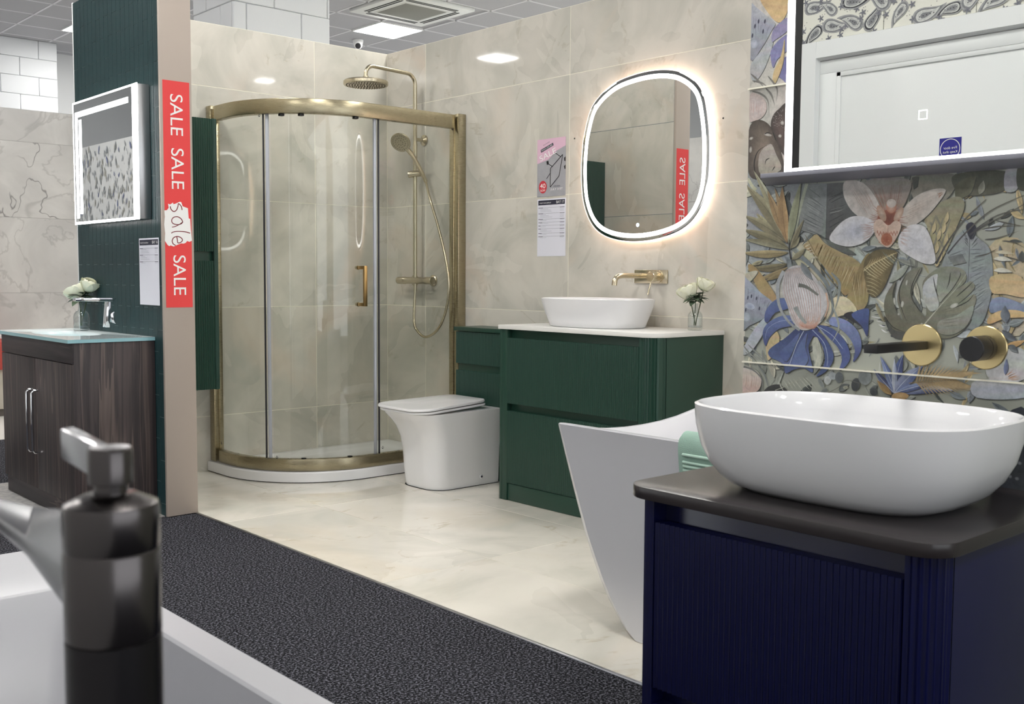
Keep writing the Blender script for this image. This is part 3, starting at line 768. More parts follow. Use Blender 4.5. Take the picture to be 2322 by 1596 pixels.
# ------------------------------------------------------------------ countertop basin on green vanity
def vessel(name, label, cx, cy, a, b, n, z0, z1, prof, wall, mt, n2=None, depth=None):
    """prof: list of (height fraction, plan scale) from base to rim"""
    rings = [sellipse(cx, cy, a*s, b*s, n, z0+(z1-z0)*h) for h, s in prof]
    rings.insert(0, sellipse(cx, cy, a*prof[0][1]*.96, b*prof[0][1]*.97, n, z0))
    rings[1] = sellipse(cx, cy, a*prof[0][1], b*prof[0][1], n, z0+.004)
    rim = sellipse(cx, cy, a-wall*.5, b-wall*.5, n, z1+.0025)
    inn = [sellipse(cx, cy, (a-wall)*1.0, (b-wall)*1.0, n, z1-.002)]
    for h, s in reversed(prof[1:-1]): inn.append(sellipse(cx, cy, (a-wall)*s*.99, (b-wall)*s*.99, n, z0+.02+(z1-z0-.02)*h))
    inn.append(sellipse(cx, cy, (a-wall)*prof[0][1]*.8, (b-wall)*prof[0][1]*.8, n, z0+.02))
    t = thing(name, label, 'basin', (cx, cy, z0))
    MB().loft(rings+[rim]+inn).build('bowl', mt, t, smooth=50)
    MB().lathe([(.03, 0), (.031, .003), (.026, .006), (0, .007)], (cx, cy, z0+.019), n=24).build('waste', M_CHROME, t, smooth=30)
    return t
vessel('countertop_basin', 'white tapered oval basin standing on the white worktop', 3.585, 3.395, .19, .288, 2.7, .8535, .984,
       [(0, .84), (.2, .868), (.5, .93), (.8, .98), (1, 1)], .012, M_CER)

# wall mounted brass basin tap
pa, pb = onx(1441, 612, XR), onx(1515, 643, XR)
wt = thing('wall_tap', 'gold wall mounted basin tap with spout and lever on a rectangular plate', 'tap', (XR, (pa.y+pb.y)/2, (pa.z+pb.z)/2))
zc = (pa.z+pb.z)/2
bx('plate', (XR-.008, pb.y, pb.z), (XR-.0004, pa.y, pa.z), M_BRASSP, wt, bevel=.0015)
ysp = pa.y-.055; 
spt = [(XR-.006, ysp, zc+.004), (XR-.12, ysp, zc+.004), (XR-.165, ysp, zc+.003), (XR-.19, ysp, zc-.004), (XR-.204, ysp, zc-.018), (XR-.208, ysp, zc-.042)]
MB().tube(smooth_path(spt, 6), .0125, 18).build('spout', M_BRASSP, wt, smooth=50)
ykn = pb.y+.055
kn = MB().lathe([(.030, -.008), (.030, -.014), (.021, -.016), (.021, -.034), (.024, -.036), (.024, -.062), (.022, -.064), (0, -.064)], (XR, ykn, zc), (1, 0, 0), 28).build('knob', M_BRASSP, wt, smooth=35)
MB().tube([(XR-.055, ykn, zc-.015), (XR-.075, ykn+.004, zc-.085)], .0032, 10).build('lever', M_BRASSP, kn, smooth=40)

# ------------------------------------------------------------------ illuminated pebble mirror on the end wall
ol = [(3.699,1.584),(3.695,1.70),(3.678,1.80),(3.625,1.925),(3.50,2.008),(3.353,2.038),(3.192,2.038),(3.063,2.005),(2.962,1.925),(2.921,1.80),(2.905,1.64),(2.917,1.475),(2.973,1.361),(3.072,1.294),(3.229,1.258),(3.394,1.255),(3.538,1.286),(3.628,1.350),(3.682,1.455)]
olp = smooth_path([(0, y, z) for y, z in ol], 6, True); mc = Vector((0, 3.302, 1.647))
pm = thing('pebble_mirror', 'pebble shaped illuminated mirror glowing above the white basin', 'mirror', (XR-.03, 3.302, 1.647))
def mring(off, x):
    out = []
    for i, p in enumerate(olp):
        t = (olp[(i+1) % len(olp)]-olp[i-1]).normalized(); nn = Vector((0, -t.z, t.y))
        if nn.dot(p-mc) < 0: nn = -nn
        q = p-nn*off; out.append(Vector((x, q.y, q.z)))
    return out
XM = XR-.038
MB().loft([mring(.03, XR-.0005), mring(.03, XR-.022)], cap0=True, cap1=True).build('backing', M_WPLAST, pm)
MB().loft([mring(.0215, XR-.006), mring(.0215, XR-.018), mring(.028, XR-.018), mring(.028, XR-.006), mring(.0215, XR-.006)], cap0=False, cap1=False).build('back_light', M_LEDW, pm)
MB().loft([mring(.0, XR-.0185), mring(.0, XM+.002), mring(.0035, XM+.002), mring(.0035, XR-.0185), mring(.0, XR-.0185)], cap0=False, cap1=False).build('edge_light', mat('led_edge', (255, 240, 232), .5, emit=(255, 232, 222), estr=.9), pm)
MB().loft([mring(.0036, XR-.0185), mring(.0036, XM+.001), mring(.006, XM), mring(.0195, XM), mring(.0195, XR-.0185), mring(.0036, XR-.0185)], cap0=False, cap1=False).build('bevelled_rim', M_MIRROR, pm, smooth=30)
MB().loft([mring(.0196, XM+.006), mring(.0196, XM-.0005), mring(.040, XM-.0005), mring(.040, XM+.006), mring(.0196, XM+.006)], cap0=False, cap1=False).build('light_band', M_LED, pm)
MB().loft([mring(.0401, XM+.006), mring(.0401, XM)], cap0=False).build('glass', M_MIRROR, pm)
tp = onx(1446, 510, XM); MB().lathe([(.0001, -.0002), (.009, -.0002), (.009, -.001), (.0001, -.001)], (XM, tp.y, tp.z), (1, 0, 0), 20).build('touch_switch', mat('switch_glow', (220, 240, 250), .5, emit=(190, 230, 255), estr=1.6), pm)
# ------------------------------------------------------------------ roses in a glass bottle
def petal(mb, c, ax, ang, size, rk, top, flare, half=R(62)):
    """cupped petal: part of a sphere shell that opens at the top"""
    ax = Vector(ax).normalized(); u = ax.orthogonal().normalized(); v = ax.cross(u); rows = []
    for i in range(7):
        t = i/6; ph = R(-75)+(R(top)+R(75))*t; row = []
        for j in range(7):
            s_ = (j-3)/3; a = ang+s_*half*(1-.35*max(0, t-.6)*abs(s_)*2); ph2 = ph-R(22)*s_*s_*t
            rad = size*rk*(1+flare*t**3); row.append(Vector(c)+(u*cos(a)+v*sin(a))*(rad*cos(ph2)+size*.08*flare*t**3)+ax*(size*rk*sin(ph2)*1.05+size*.55))
        rows.append(row)
    mb.loft(rows, closed=False, cap0=False, cap1=False)
def rose(label, base, centre, size, tilt, group):
    t = thing('rose', label, 'flower', base, group); b, c = Vector(base), Vector(centre); ax = Vector(tilt).normalized()
    MB().tube(smooth_path([b, b.lerp(c, .5)+Vector((.003, .002, 0)), c], 6), .0022, 8).build('stem', M_STEM, t, smooth=60)
    mb = MB()
    for k, (n, rk, top, fl) in enumerate(((3, .38, 72, 0), (4, .56, 62, .05), (5, .74, 48, .15), (5, .9, 34, .35))):
        for i in range(n): petal(mb, c, ax, 2*pi*i/n+k*.6, size, rk, top, fl)
    mb.lathe([(.05*size, .1*size), (.3*size, .5*size), (.26*size, .8*size), (.05*size, .95*size)], c, ax, 10)
    mb.build('bloom', M_PETAL, t, smooth=60)
    sp = MB()
    for i in range(5):
        a = 2*pi*i/5; u = ax.orthogonal().normalized(); v = ax.cross(u); d = (u*cos(a)+v*sin(a))
        leafblade(sp, c-ax*size*.2, d*.9+ax*.1, size*.75, size*.16)
    sp.build('sepals', M_LEAF, t, smooth=60)
    return t
def leafblade(mb, p, d, length, width, droop=.25):
    p = Vector(p); d = Vector(d).normalized(); side = d.cross(Vector((0, 0, 1)))
    if side.length < .1: side = Vector((1, 0, 0))
    side.normalize(); up = side.cross(d); rows = []
    for i in range(7):
        t = i/6; wd = width*sin(pi*(t**.85))*1.0+.0004; q = p+d*length*t-Vector((0, 0, 1))*droop*length*t*t
        rows.append([q-side*wd+up*wd*.3, q, q+side*wd+up*wd*.3])
    mb.loft(rows, closed=False, cap0=False, cap1=False)
def bouquet(cx, cy, z, s, lab_v, lab_a, lab_b, lab_l, ra, rb, grp, seed):
    """bottle, two roses and leafy sprig; ra/rb = bloom centres"""
    v = thing('vase', lab_v, 'vase', (cx, cy, z)); rnd = random.Random(seed)
    pr = [(.0, .001), (.030, .001), (.0325, .004), (.0325, .06), (.030, .072), (.022, .084), (.0125, .09), (.0115, .112), (.0145, .116), (.0145, .119)]
    inn = [(.0118, .119), (.0095, .112), (.0105, .091), (.020, .082), (.028, .071), (.0305, .06), (.0305, .014), (.0, .012)]
    MB().lathe([(r*s, h*s) for r, h in pr+inn], (cx, cy, z), n=32, caps=False).build('bottle', M_VASE, v, smooth=40)
    MB().lathe([(.0, .0135*s), (.0298*s, .0135*s), (.0298*s, .02*s), (0, .02*s)], (cx, cy, z), n=24, caps=False).build('water', M_VASE, v)
    base = Vector((cx, cy, z+.022*s))
    rose(lab_a, base+Vector((.004, .002, 0)), ra, .043*s, (-.35, .3, 1), grp); rose(lab_b, base+Vector((-.004, -.004, 0)), rb, .037*s, (.15, -.35, 1), grp)
    g = thing('foliage_sprig', lab_l, 'foliage', base); top = Vector((cx, cy, z+.136*s))
    MB().tube([base+Vector((-.003, .005, 0)), Vector((cx, cy, z+.1*s)), top], .0018, 6).build('stem', M_STEM, g)
    for i in range(26):
        a = rnd.uniform(0, 2*pi); d = Vector((cos(a), sin(a), rnd.uniform(-.1, .8)))
        mb = MB(); leafblade(mb, top+Vector((rnd.uniform(-.006, .006), rnd.uniform(-.006, .006), rnd.uniform(-.008, .02)))*s, d, rnd.uniform(.04, .068)*s, rnd.uniform(.012, .019)*s, .3)
        mb.build('leaf', M_LEAF, g, smooth=60)
vb = Vector((3.71, 2.905, .8535)); k_ = (vb-CP).dot(CF)
def atdepth(x, y, ref): d = ray(x, y); return CP+d*((Vector(ref)-CP).dot(CF)/d.dot(CF))
vp = atdepth(1576, 743, vb); vb = Vector((vp.x, vp.y, .8535))
bouquet(vb.x, vb.y, .8535, 1.0, 'small clear glass bottle vase on the white worktop', 'left cream rose in the bottle beside the gold tap', 'taller cream rose in the bottle beside the gold tap',
        'green leaves under the roses on the white worktop', atdepth(1564, 670, vb), atdepth(1596, 653, vb)+Vector((0, 0, 0)), 'roses on the white worktop', 3)

# ------------------------------------------------------------------ papers and banner
def rows_of_text(parent, u, v, nrm, o, w_, h_, groups):
    """printed lines: o = top-left corner; groups = list of (fraction down, length fraction, ink, thickness)"""
    for i, (fy, f0, f1, mt, th_) in enumerate(groups):
        a = Vector(o)+u*w_*f0-v*h_*fy+nrm*.0004; b = Vector(o)+u*w_*f1-v*h_*fy+nrm*.0004; tv = v*th_
        MB().add([a-tv, b-tv, b+tv, a+tv], [(0, 1, 2, 3)]).build('printed_line', mt, parent)
def price_sheet(name, label, o, u, v, w_, h_, title, bay, ng, thick=.0012):
    nrm = u.cross(v); t = thing(name, label, 'notice', tuple(Vector(o)-v*h_))
    a = Vector(o); MB().loft([[a+nrm*z_, a+u*w_+nrm*z_, a+u*w_-v*h_+nrm*z_, a-v*h_+nrm*z_] for z_ in (0, thick)]).build('sheet', M_PAPER, t)
    base = a+nrm*(thick+.0002)
    hb = MB().add([base+u*w_*.03-v*h_*.022, base+u*w_*.97-v*h_*.022, base+u*w_*.97-v*h_*.105, base+u*w_*.03-v*h_*.105], [(0, 1, 2, 3)]).build('header', M_INK, t)
    lettering(bay, .03, base+u*w_*.81-v*h_*.063, u, v, M_WHITE, hb, fit=(w_*.27, h_*.045)); lettering(title, .01, base+u*w_*.28-v*h_*.068, u, v, M_WHITE, hb, fit=(w_*.42, h_*.022))
    rng = random.Random(5); fy = .15; ls = []
    for g_ in range(ng):
        ls.append((fy, .04, .96, M_INKL, h_*.0022)); ls.append((fy+.004, .04, .04+rng.uniform(.06, .22), M_INK, h_*.0035)); ls.append((fy+.004, .8, .96, M_INK, h_*.0028))
        for q in range(rng.choice((1, 2, 3))):
            fy += .022; ls.append((fy, .1, .1+rng.uniform(.2, .45), M_INKL, h_*.0018)); ls.append((fy, .8, .94, M_INKL, h_*.0016))
        fy += .034
        if fy > .72: break
    rows_of_text(t, u, v, nrm, base, w_, h_, ls); return t
UY, VZ_ = Vector((0, -1, 0)), Vector((0, 0, 1))          # reading direction on faces that look along -X
q0 = onx(1219.5, 455, XR)
price_sheet('price_list', 'white price list with dark header under the pink sale poster', (XR-.0006, q0.y, 1.489), UY, VZ_, .21, .297, "WHAT'S ON DISPLAY", 'BAY 17', 8)
q1 = onx(317, 541, XP)
price_sheet('price_list', 'white price list hung on the teal tiles near the partition end', (XP-.003, q1.y, q1.z), UY, VZ_, .215, .30, "WHAT'S ON DISPLAY", 'BAY 16', 3)
# pink and grey sale poster
po = thing('sale_poster', 'pink and grey A4 enclosure sale poster on the wall tiles', 'poster', (XR-.001, 3.95, 1.5))
po0 = Vector((XR-.0006, onx(1219.5, 318, XR).y, 1.798)); PW, PH = .21, .297
def pp(fx_, fy_, d=.0): return po0+UY*PW*fx_-VZ_*PH*fy_+Vector((-.0012-d, 0, 0))
MB().box((XR-.0018, po0.y-PW, 1.798-PH), (XR-.0006, po0.y, 1.798)).build('sheet', mat('poster_grey', (176, 176, 180), .4, var=(16, (150, 150, 156))), po)
def flat(name, pts, mt, d, par=po, f=None): 
    f = f or pp; vs_ = [f(x, y, d) for x, y in pts]
    tri = tessellate_polygon([vs_]); return MB().add(vs_, [tuple(t) for t in tri]).build(name, mt, par, recalc=False)
flat('pink_panel', [(0, 0), (1, 0), (1, .15), (.7, .22), (.4, .36), (0, .42)], mat('poster_pink', (222, 184, 204), .45), .0006)
flat('navy_ribbon', [(.12, .18), (.56, .08), (.58, .125), (.14, .23)], M_INK, .001)
u_t = (UY*PW*.44-VZ_*PH*(-.1)).normalized(); v_t = Vector((-1, 0, 0)).cross(u_t) if Vector((-1, 0, 0)).cross(u_t).z > 0 else -Vector((-1, 0, 0)).cross(u_t)
lettering('ENCLOSURE', .02, pp(.35, .154, .0012), u_t, v_t, M_WHITE, po, fit=(PW*.4, PH*.026))
lettering('SHOWER', .01, pp(.33, .082, .0008), u_t, v_t, M_INK, po, fit=(PW*.24, PH*.016))
lettering('SALE', .05, pp(.38, .275, .0012), u_t, v_t, M_WHITE, po, fit=(PW*.6, PH*.10))
def line(name, a, b, w_, mt, d, par=po, f=None):
    a, b = Vector((*a, 0)), Vector((*b, 0)); t = (b-a).normalized(); n_ = Vector((-t.y*PH/PW, t.x, 0))*w_ if True else None
    return flat(name, [(a-n_)[:2], (b-n_)[:2], (b+n_)[:2], (a+n_)[:2]], mt, d, par, f)
for a, b in (((.47, .52), (.9, .30)), ((.47, .52), (.47, .84)), ((.9, .30), (.78, .66)), ((.78, .66), (.47, .84)), ((.62, .25), (.84, .34)), ((.36, .42), (.55, .49)), ((.34, .69), (.47, .60))):
    line('frame_drawing', a, b, .006, M_BLACK, .0012)
flat('tap_drawing', [(.33, .39), (.4, .38), (.42, .44), (.35, .45)], M_BLACK, .0013); flat('tap_drawing', [(.95, .36), (1, .34), (1, .42), (.96, .41)], M_BLACK, .0013); flat('tap_drawing', [(.95, .5), (1, .48), (1, .55), (.97, .55)], M_BLACK, .0013)
flat('red_roundel', [(.21+.14*cos(2*pi*i/28), .83+.11*sin(2*pi*i/28)) for i in range(28)], mat('roundel_red', (206, 52, 66), .5), .0013)
lettering('40', .05, pp(.21, .81, .0017), UY, VZ_, M_WHITE, po, fit=(PW*.19, PH*.08)); lettering('%OFF', .02, pp(.21, .89, .0017), UY, VZ_, M_WHITE, po, fit=(PW*.18, PH*.035))
lettering('OFFER ENDS', .02, pp(.7, .83, .0008), UY, VZ_, M_INK, po, fit=(PW*.24, PH*.018)); lettering('JULY 31ST', .03, pp(.7, .885, .0008), UY, VZ_, M_WHITE, po, fit=(PW*.42, PH*.045))

# red SALE banner on the partition end
bn = thing('sale_banner', 'tall red sale banner reading downwards on the taupe partition end', 'banner', (2.028, 4.474, .94))
BX0, BX1, BZ0, BZ1, BY = 1.966, 2.089, .940, 1.932, 4.4735
bx('sheet', (BX0, BY, BZ0), (BX1, BY+.0012, BZ1), M_RED, bn, bevel=0)
DN, RT = Vector((0, 0, -1)), Vector((1, 0, 0))        # reads downwards, letter tops to the right
def bz(py): return ony(405, py, BY).z
def bxx(px, py): return ony(px, py, BY).x
for (py0, py1) in ((215, 308), (337, 429), (579, 669)):
    pm_ = (py0+py1)/2; lx = (bxx(386, py0)+bxx(413, py0))/2 if py0 < 300 else (bxx(388+(py0-337)*.02, py0)+bxx(416+(py0-337)*.02, py0))/2
    lettering('SALE', .05, (lx, BY-.0005, (bz(py0)+bz(py1))/2), DN, RT, M_WHITE, bn, fit=(bz(py0)-bz(py1), .058))
def bpx(x, y, d=.0006): p = ony(360+x/2.956, 170+y/2.956, BY); return Vector((p.x, BY-d, p.z))
patch = [(62,862),(75,868),(95,855),(98,866),(112,862),(140,850),(150,852),(160,880),(195,893),(200,960),(210,965),(214,1030),(222,1110),(205,1118),(190,1112),(180,1125),(165,1130),(150,1128),(120,1140),(100,1150),(80,1142),(70,1147),(58,1138),(40,1110),(42,1060),(36,1000),(40,950),(37,908),(55,905),(66,890)]
vs_ = [bpx(x, y) for x, y in patch]; MB().add(vs_, [tuple(t) for t in tessellate_polygon([vs_])]).build('brush_patch', M_WHITE, bn, recalc=False)
def brush(pts, w0, w1, mt, par, f, k=8, d=.001, name='brush_stroke'):
    P = smooth_path([(x, y, 0) for x, y in pts], k); L, Rr = [], []
    for i, p in enumerate(P):
        t = (P[min(i+1, len(P)-1)]-P[max(i-1, 0)]); t = t.normalized() if t.length else Vector((1, 0, 0)); n_ = Vector((-t.y, t.x, 0))*(w0+(w1-w0)*i/(len(P)-1))/2
        L.append(f(p.x-n_.x, p.y-n_.y, d)); Rr.append(f(p.x+n_.x, p.y+n_.y, d))
    n_ = len(P); return MB().add(L+Rr, [(i, i+1, n_+i+1, n_+i) for i in range(n_-1)]).build(name, mt, par, recalc=False)
brush([(156, 905), (150, 880), (132, 862), (128, 880), (118, 905), (100, 915), (82, 900), (76, 880)], 6, 6, M_SCRIPT, bn, bpx)
brush([(160, 985), (150, 965), (125, 950), (98, 955), (86, 975), (95, 995), (125, 1003), (150, 997), (160, 985), (140, 1000), (110, 1015), (88, 1020)], 6, 5, M_SCRIPT, bn, bpx)
brush([(210, 1060), (170, 1050), (120, 1048), (90, 1055), (86, 1062)], 6, 5, M_SCRIPT, bn, bpx)
brush([(120, 1085), (124, 1105), (128, 1125), (146, 1122), (158, 1108), (150, 1092), (125, 1082), (100, 1090), (90, 1110), (95, 1130), (112, 1142)], 6, 6, M_SCRIPT, bn, bpx)

# ------------------------------------------------------------------ left: wood vanity with glass top
lv = thing('wood_vanity', 'dark wood grain vanity unit with two doors and bar handles', 'vanity unit', (1.78, 5.07, .006))
LX, LY0, LY1, LT = 1.592, 4.575, 5.56, .79
bx('carcass', (LX+.02, LY0+.018, .006), (XP-.002, LY1, LT), M_WOOD, lv, bevel=.001)
bx('side_panel', (LX+.004, LY0, .006), (XP-.002, LY0+.018, LT), M_WOOD, lv, bevel=.001)
ym = (LY0+LY1)/2
bx('fascia', (LX, LY0+.002, .70), (LX+.02, LY1, LT), M_WOODH, lv, bevel=.0015)
bx('plinth', (LX+.012, LY0+.002, .006), (LX+.02, LY1, .085), M_WOODH, lv, bevel=.001)
for a, b, s_ in ((LY0+.002, ym-.0015, 1), (ym+.0015, LY1, -1)):
    d = bx('door', (LX, a, .088), (LX+.02, b, .697), M_WOOD, lv, bevel=.0015)
    hy = ym-.035*s_*1.0 if s_ == 1 else ym+.035
    P = [(LX-.0005, hy, .55), (LX-.02, hy, .55), (LX-.03, hy, .54), (LX-.03, hy, .275), (LX-.02, hy, .262), (LX-.0005, hy, .262)]
    MB().tube(P, .0055, 10).build('handle', M_CHROME, d, smooth=50)
# glass basin top
gt = thing('glass_basin_top', 'white backed glass basin top with a greenish edge on the wood vanity', 'basin', (1.76, 5.07, .7905))
M_GTOP = mat('glass_top', (226, 236, 238), .04); M_GEDGE = mat('glass_edge', (150, 196, 204), .1, emit=None)
GX0_, GX1_, GY0_, GY1_ = LX-.022, XP-.002, LY0-.006, LY1+.03
cxb, cyb = 1.745, 5.1
slabm = MB(); outer = [Vector((GX0_, GY0_, 0)), Vector((GX1_, GY0_, 0)), Vector((GX1_, GY1_, 0)), Vector((GX0_, GY1_, 0))]
m = 40; hole = [Vector((cxb+.12*math.copysign(abs(cos(2*pi*i/m))**.7, cos(2*pi*i/m)), cyb+.26*math.copysign(abs(sin(2*pi*i/m))**.7, sin(2*pi*i/m)), 0)) for i in range(m)]
def onrect(p):
    d = Vector((p.x-cxb, p.y-cyb, 0)); k = 1e9
    for c_, lo, hi, cc_ in ((d.x, GX0_, GX1_, cxb), (d.y, GY0_, GY1_, cyb)):
        if abs(c_) > 1e-6: k = min(k, ((hi if c_ > 0 else lo)-cc_)/c_)
    return Vector((cxb+d.x*k, cyb+d.y*k, 0))
rim = [onrect(p) for p in hole]
slabm.loft([lift(rim, .806), lift(hole, .806), lift([Vector((cxb+(p.x-cxb)*.94, cyb+(p.y-cyb)*.96, 0)) for p in hole], .8), lift([Vector((cxb+(p.x-cxb)*.7, cyb+(p.y-cyb)*.8, 0)) for p in hole], .735), lift([Vector((cxb+(p.x-cxb)*.2, cyb+(p.y-cyb)*.3, 0)) for p in hole], .725)], cap0=False).build('bowl', M_GTOP, gt, smooth=50)
sm = MB()
for a, b in zip(outer, outer[1:]+outer[:1]): sm.add([(a.x, a.y, .7905), (b.x, b.y, .7905), (b.x, b.y, .8055), (a.x, a.y, .8055)], [(0, 1, 2, 3)])
sm.add([(p.x, p.y, .7905) for p in outer], [(3, 2, 1, 0)]); 
cs = MB()
for cx_, cy_ in ((GX0_, GY0_), (GX1_, GY0_), (GX1_, GY1_), (GX0_, GY1_)):
    near = sorted(rim, key=lambda p: (p.x-cx_)**2+(p.y-cy_)**2)
    px_ = [p for p in near if abs(p.x-cx_) < 1e-5][:1]; py_ = [p for p in near if abs(p.y-cy_) < 1e-5][:1]
    if px_ and py_: cs.add([(cx_, cy_, .806), (*px_[0][:2], .806), (*py_[0][:2], .806)], [(0, 1, 2)])
cs.build('corner_glass', M_GTOP, gt)
sm.build('glass_edge', M_GEDGE, gt)
# chrome tap on the glass top
ct = thing('chrome_tap', 'slim square chrome basin tap on the glass top', 'tap', (1.87, 4.86, .806))
ty_ = 4.86; tb = onz(243, 742, .806); tx = 1.875
k0 = ony(243, 742, ty_); tx = k0.x
ztp = ony(215, 677, ty_).z
def chrome_pt(x, y): p = ony(x, y, ty_); return Vector((p.x, ty_, p.z))
body = [chrome_pt(x, y) for x, y in ((236, 742), (246, 742), (250, 684), (240, 684))]
MB().loft([[p+Vector((0, d, 0)) for p in body] for d in (-.018, .018)]).build('body', M_CHROME, ct, bevel=.002)
sp = [chrome_pt(x, y) for x, y in ((168, 683), (254, 683), (261, 675), (168, 675))]
MB().loft([[p+Vector((0, d, 0)) for p in sp] for d in (-.02, .02)]).build('spout', M_CHROME, ct, bevel=.002)
lvr = [chrome_pt(x, y) for x, y in ((248, 712), (258, 706), (261, 734), (252, 730))]
MB().loft([[p+Vector((0, d, 0)) for p in lvr] for d in (-.012, .012)]).build('lever', M_CHROME, ct, bevel=.002)
lvb = Vector((1.80, 5.33, .8065)); q = atdepth(185, 741, lvb); lvb = Vector((q.x, q.y, .8065))
bouquet(lvb.x, lvb.y, .8065, 1.15, 'small clear glass bottle vase on the glass basin top', 'open cream rose in the bottle on the glass basin top', 'upper cream rose bud in the bottle on the glass basin top',
        'green leaves under the roses on the glass basin top', atdepth(177, 672, lvb), atdepth(196, 655, lvb)+Vector((.01, 0, 0)), 'roses on the glass basin top', 8)

# lit mirror cabinet on teal tiles
lm = thing('cabinet_mirror', 'square lit mirror cabinet with white glowing border on teal tiles', 'mirror', (1.93, 5.0, 1.34))
MX, my0, my1, mz0, mz1 = XP-.06, 4.565, 5.5, 1.345, 1.93
my0 = onx(312, 300, MX).y; my1 = onx(166, 300, MX).y; mz1 = onx(312, 186, MX).z; mz0 = onx(312, 497, MX).z
bx('cabinet', (MX+.003, my0+.002, mz0+.002), (XP-.002, my1-.002, mz1-.002), M_ALU, lm, bevel=.003)
def frame(name, i0, i1, x0, x1, mt, par):
    m_ = MB()
    a0, a1, b0, b1 = my0+i0, my1-i0, mz0+i0, mz1-i0; c0, c1, d0, d1 = my0+i1, my1-i1, mz0+i1, mz1-i1
    m_.box((x0, a0, b0), (x1, c0, b1)); m_.box((x0, c1, b0), (x1, a1, b1)); m_.box((x0, c0, b0), (x1, c1, d0)); m_.box((x0, c0, d1), (x1, c1, b1))
    return m_.build(name, mt, par)
frame('edge_light', 0, .008, MX-.001, MX+.003, M_LED, lm); bx('glass', (MX, my0+.008, mz0+.008), (MX+.003, my1-.008, mz1-.008), M_MIRROR, lm, bevel=0)
def mbox(name, y0, y1, z0, z1, mt): return bx(name, (MX-.0012, y0, z0), (MX+.001, y1, z1), mt, lm, bevel=0)
mbox('light_band', my0, my0+.055, mz0, mz1, M_LED); mbox('light_band', my1-.06, my1-.03, mz0+.03, mz1-.07, M_LED); mbox('light_band', my0+.1, my1-.03, mz1-.075, mz1-.05, M_LED)
mbox('light_band', my1-.11, my1-.08, mz0+.05, mz1-.09, M_LED); mbox('light_band', my0+.055, my1, mz0, mz0+.012, M_LED)

# red topped bench beyond the wood vanity
be = thing('bench', 'tan bench with a red seat against the far grey wall', 'bench', (1.9, 8.6, 0))
bx('seat', (.9, 8.42, .36), (2.62, 8.88, .57), mat('red_seat', (168, 62, 54), .6), be, bevel=.012); bx('base', (.92, 8.46, .06), (2.6, 8.88, .36), mat('tan_base', (176, 170, 158), .6), be, bevel=.004)
bx('plinth', (.95, 8.5, .001), (2.58, 8.88, .06), mat('dark_plinth', (98, 92, 88), .7), be, bevel=0)
bx('rail', (.9, 8.86, .57), (2.62, 8.885, .6), M_WPLAST, be, bevel=.002)
# ------------------------------------------------------------------ freestanding bath in the bay
fb = thing('freestanding_bath', 'white freestanding bath with flared sides in the tiled bay', 'bath', (2.64, 1.55, .002))
BCX, BCY = 2.645, 1.50
# (z, half width x, half length y, corner radius)
bp = [(.003, .34, .668, .24), (.03, .342, .702, .24), (.095, .35, .742, .23), (.16, .355, .772, .22), (.225, .36, .788, .20), (.30, .366, .799, .17), (.43, .376, .814, .13), (.54, .386, .825, .10), (.625, .396, .832, .08), (.636, .398, .833, .08)]
def rkink(hx, hy, r, z, n=9, kink=25):
    """rounded rectangle whose corner arcs meet the long sides at a slight crease"""
    out = []
    for sx, sy, a0, a1 in ((1, 1, kink, 90), (-1, 1, 90, 180-kink), (-1, -1, 180+kink, 270), (1, -1, 270, 360-kink)):
        for i in range(n+1):
            a = R(a0+(a1-a0)*i/n); x = BCX+sx*(hx-r)+r*cos(a); y = BCY+sy*(hy-r)+r*sin(a)
            u = (x-BCX)/hx; end = max(0, (abs(y-BCY)/hy-.9)/.1); out.append(Vector((x, y, z-SAG*(1-abs(u)**2.2)*end*max(0, (z-.3)/.34))))
    for (sx, sy) in (): pass
    return out
SAG = .05
def ringb(hx, hy, r, z):
    """ring with extra points along both ends so that the end rim can dip"""
    c = rkink(hx, hy, r, z); n = 10; out = c[:n]
    def ends(p, q, k=7):
        o_ = []
        for i in range(1, k):
            t = i/k; m_ = p.lerp(q, t); u = (m_.x-BCX)/hx; m_.z = z-SAG*(1-abs(u)**2.2)*max(0, (z-.3)/.34); o_.append(m_)
        return o_
    out += ends(c[9], c[10]); out += c[10:30]; out += ends(c[29], c[30]); out += c[30:]
    return out
rb = [ringb(hx, hy, r, z) for z, hx, hy, r in bp]
ib = [(.640, .395, .830, .078), (.640, .382, .817, .07), (.634, .376, .81, .07), (.54, .352, .74, .07), (.35, .31, .66, .12), (.2, .27, .56, .16), (.13, .2, .45, .18), (.12, .1, .3, .1)]
rb += [ringb(hx, hy, r, z) for z, hx, hy, r in ib]
MB().loft(rb).build('shell', M_CERM, fb, smooth=16)
MB().lathe([(.032, 0), (.033, .004), (.028, .007), (0, .008)], (BCX, BCY, .12), n=24).build('waste', M_CHROME, fb, smooth=30)
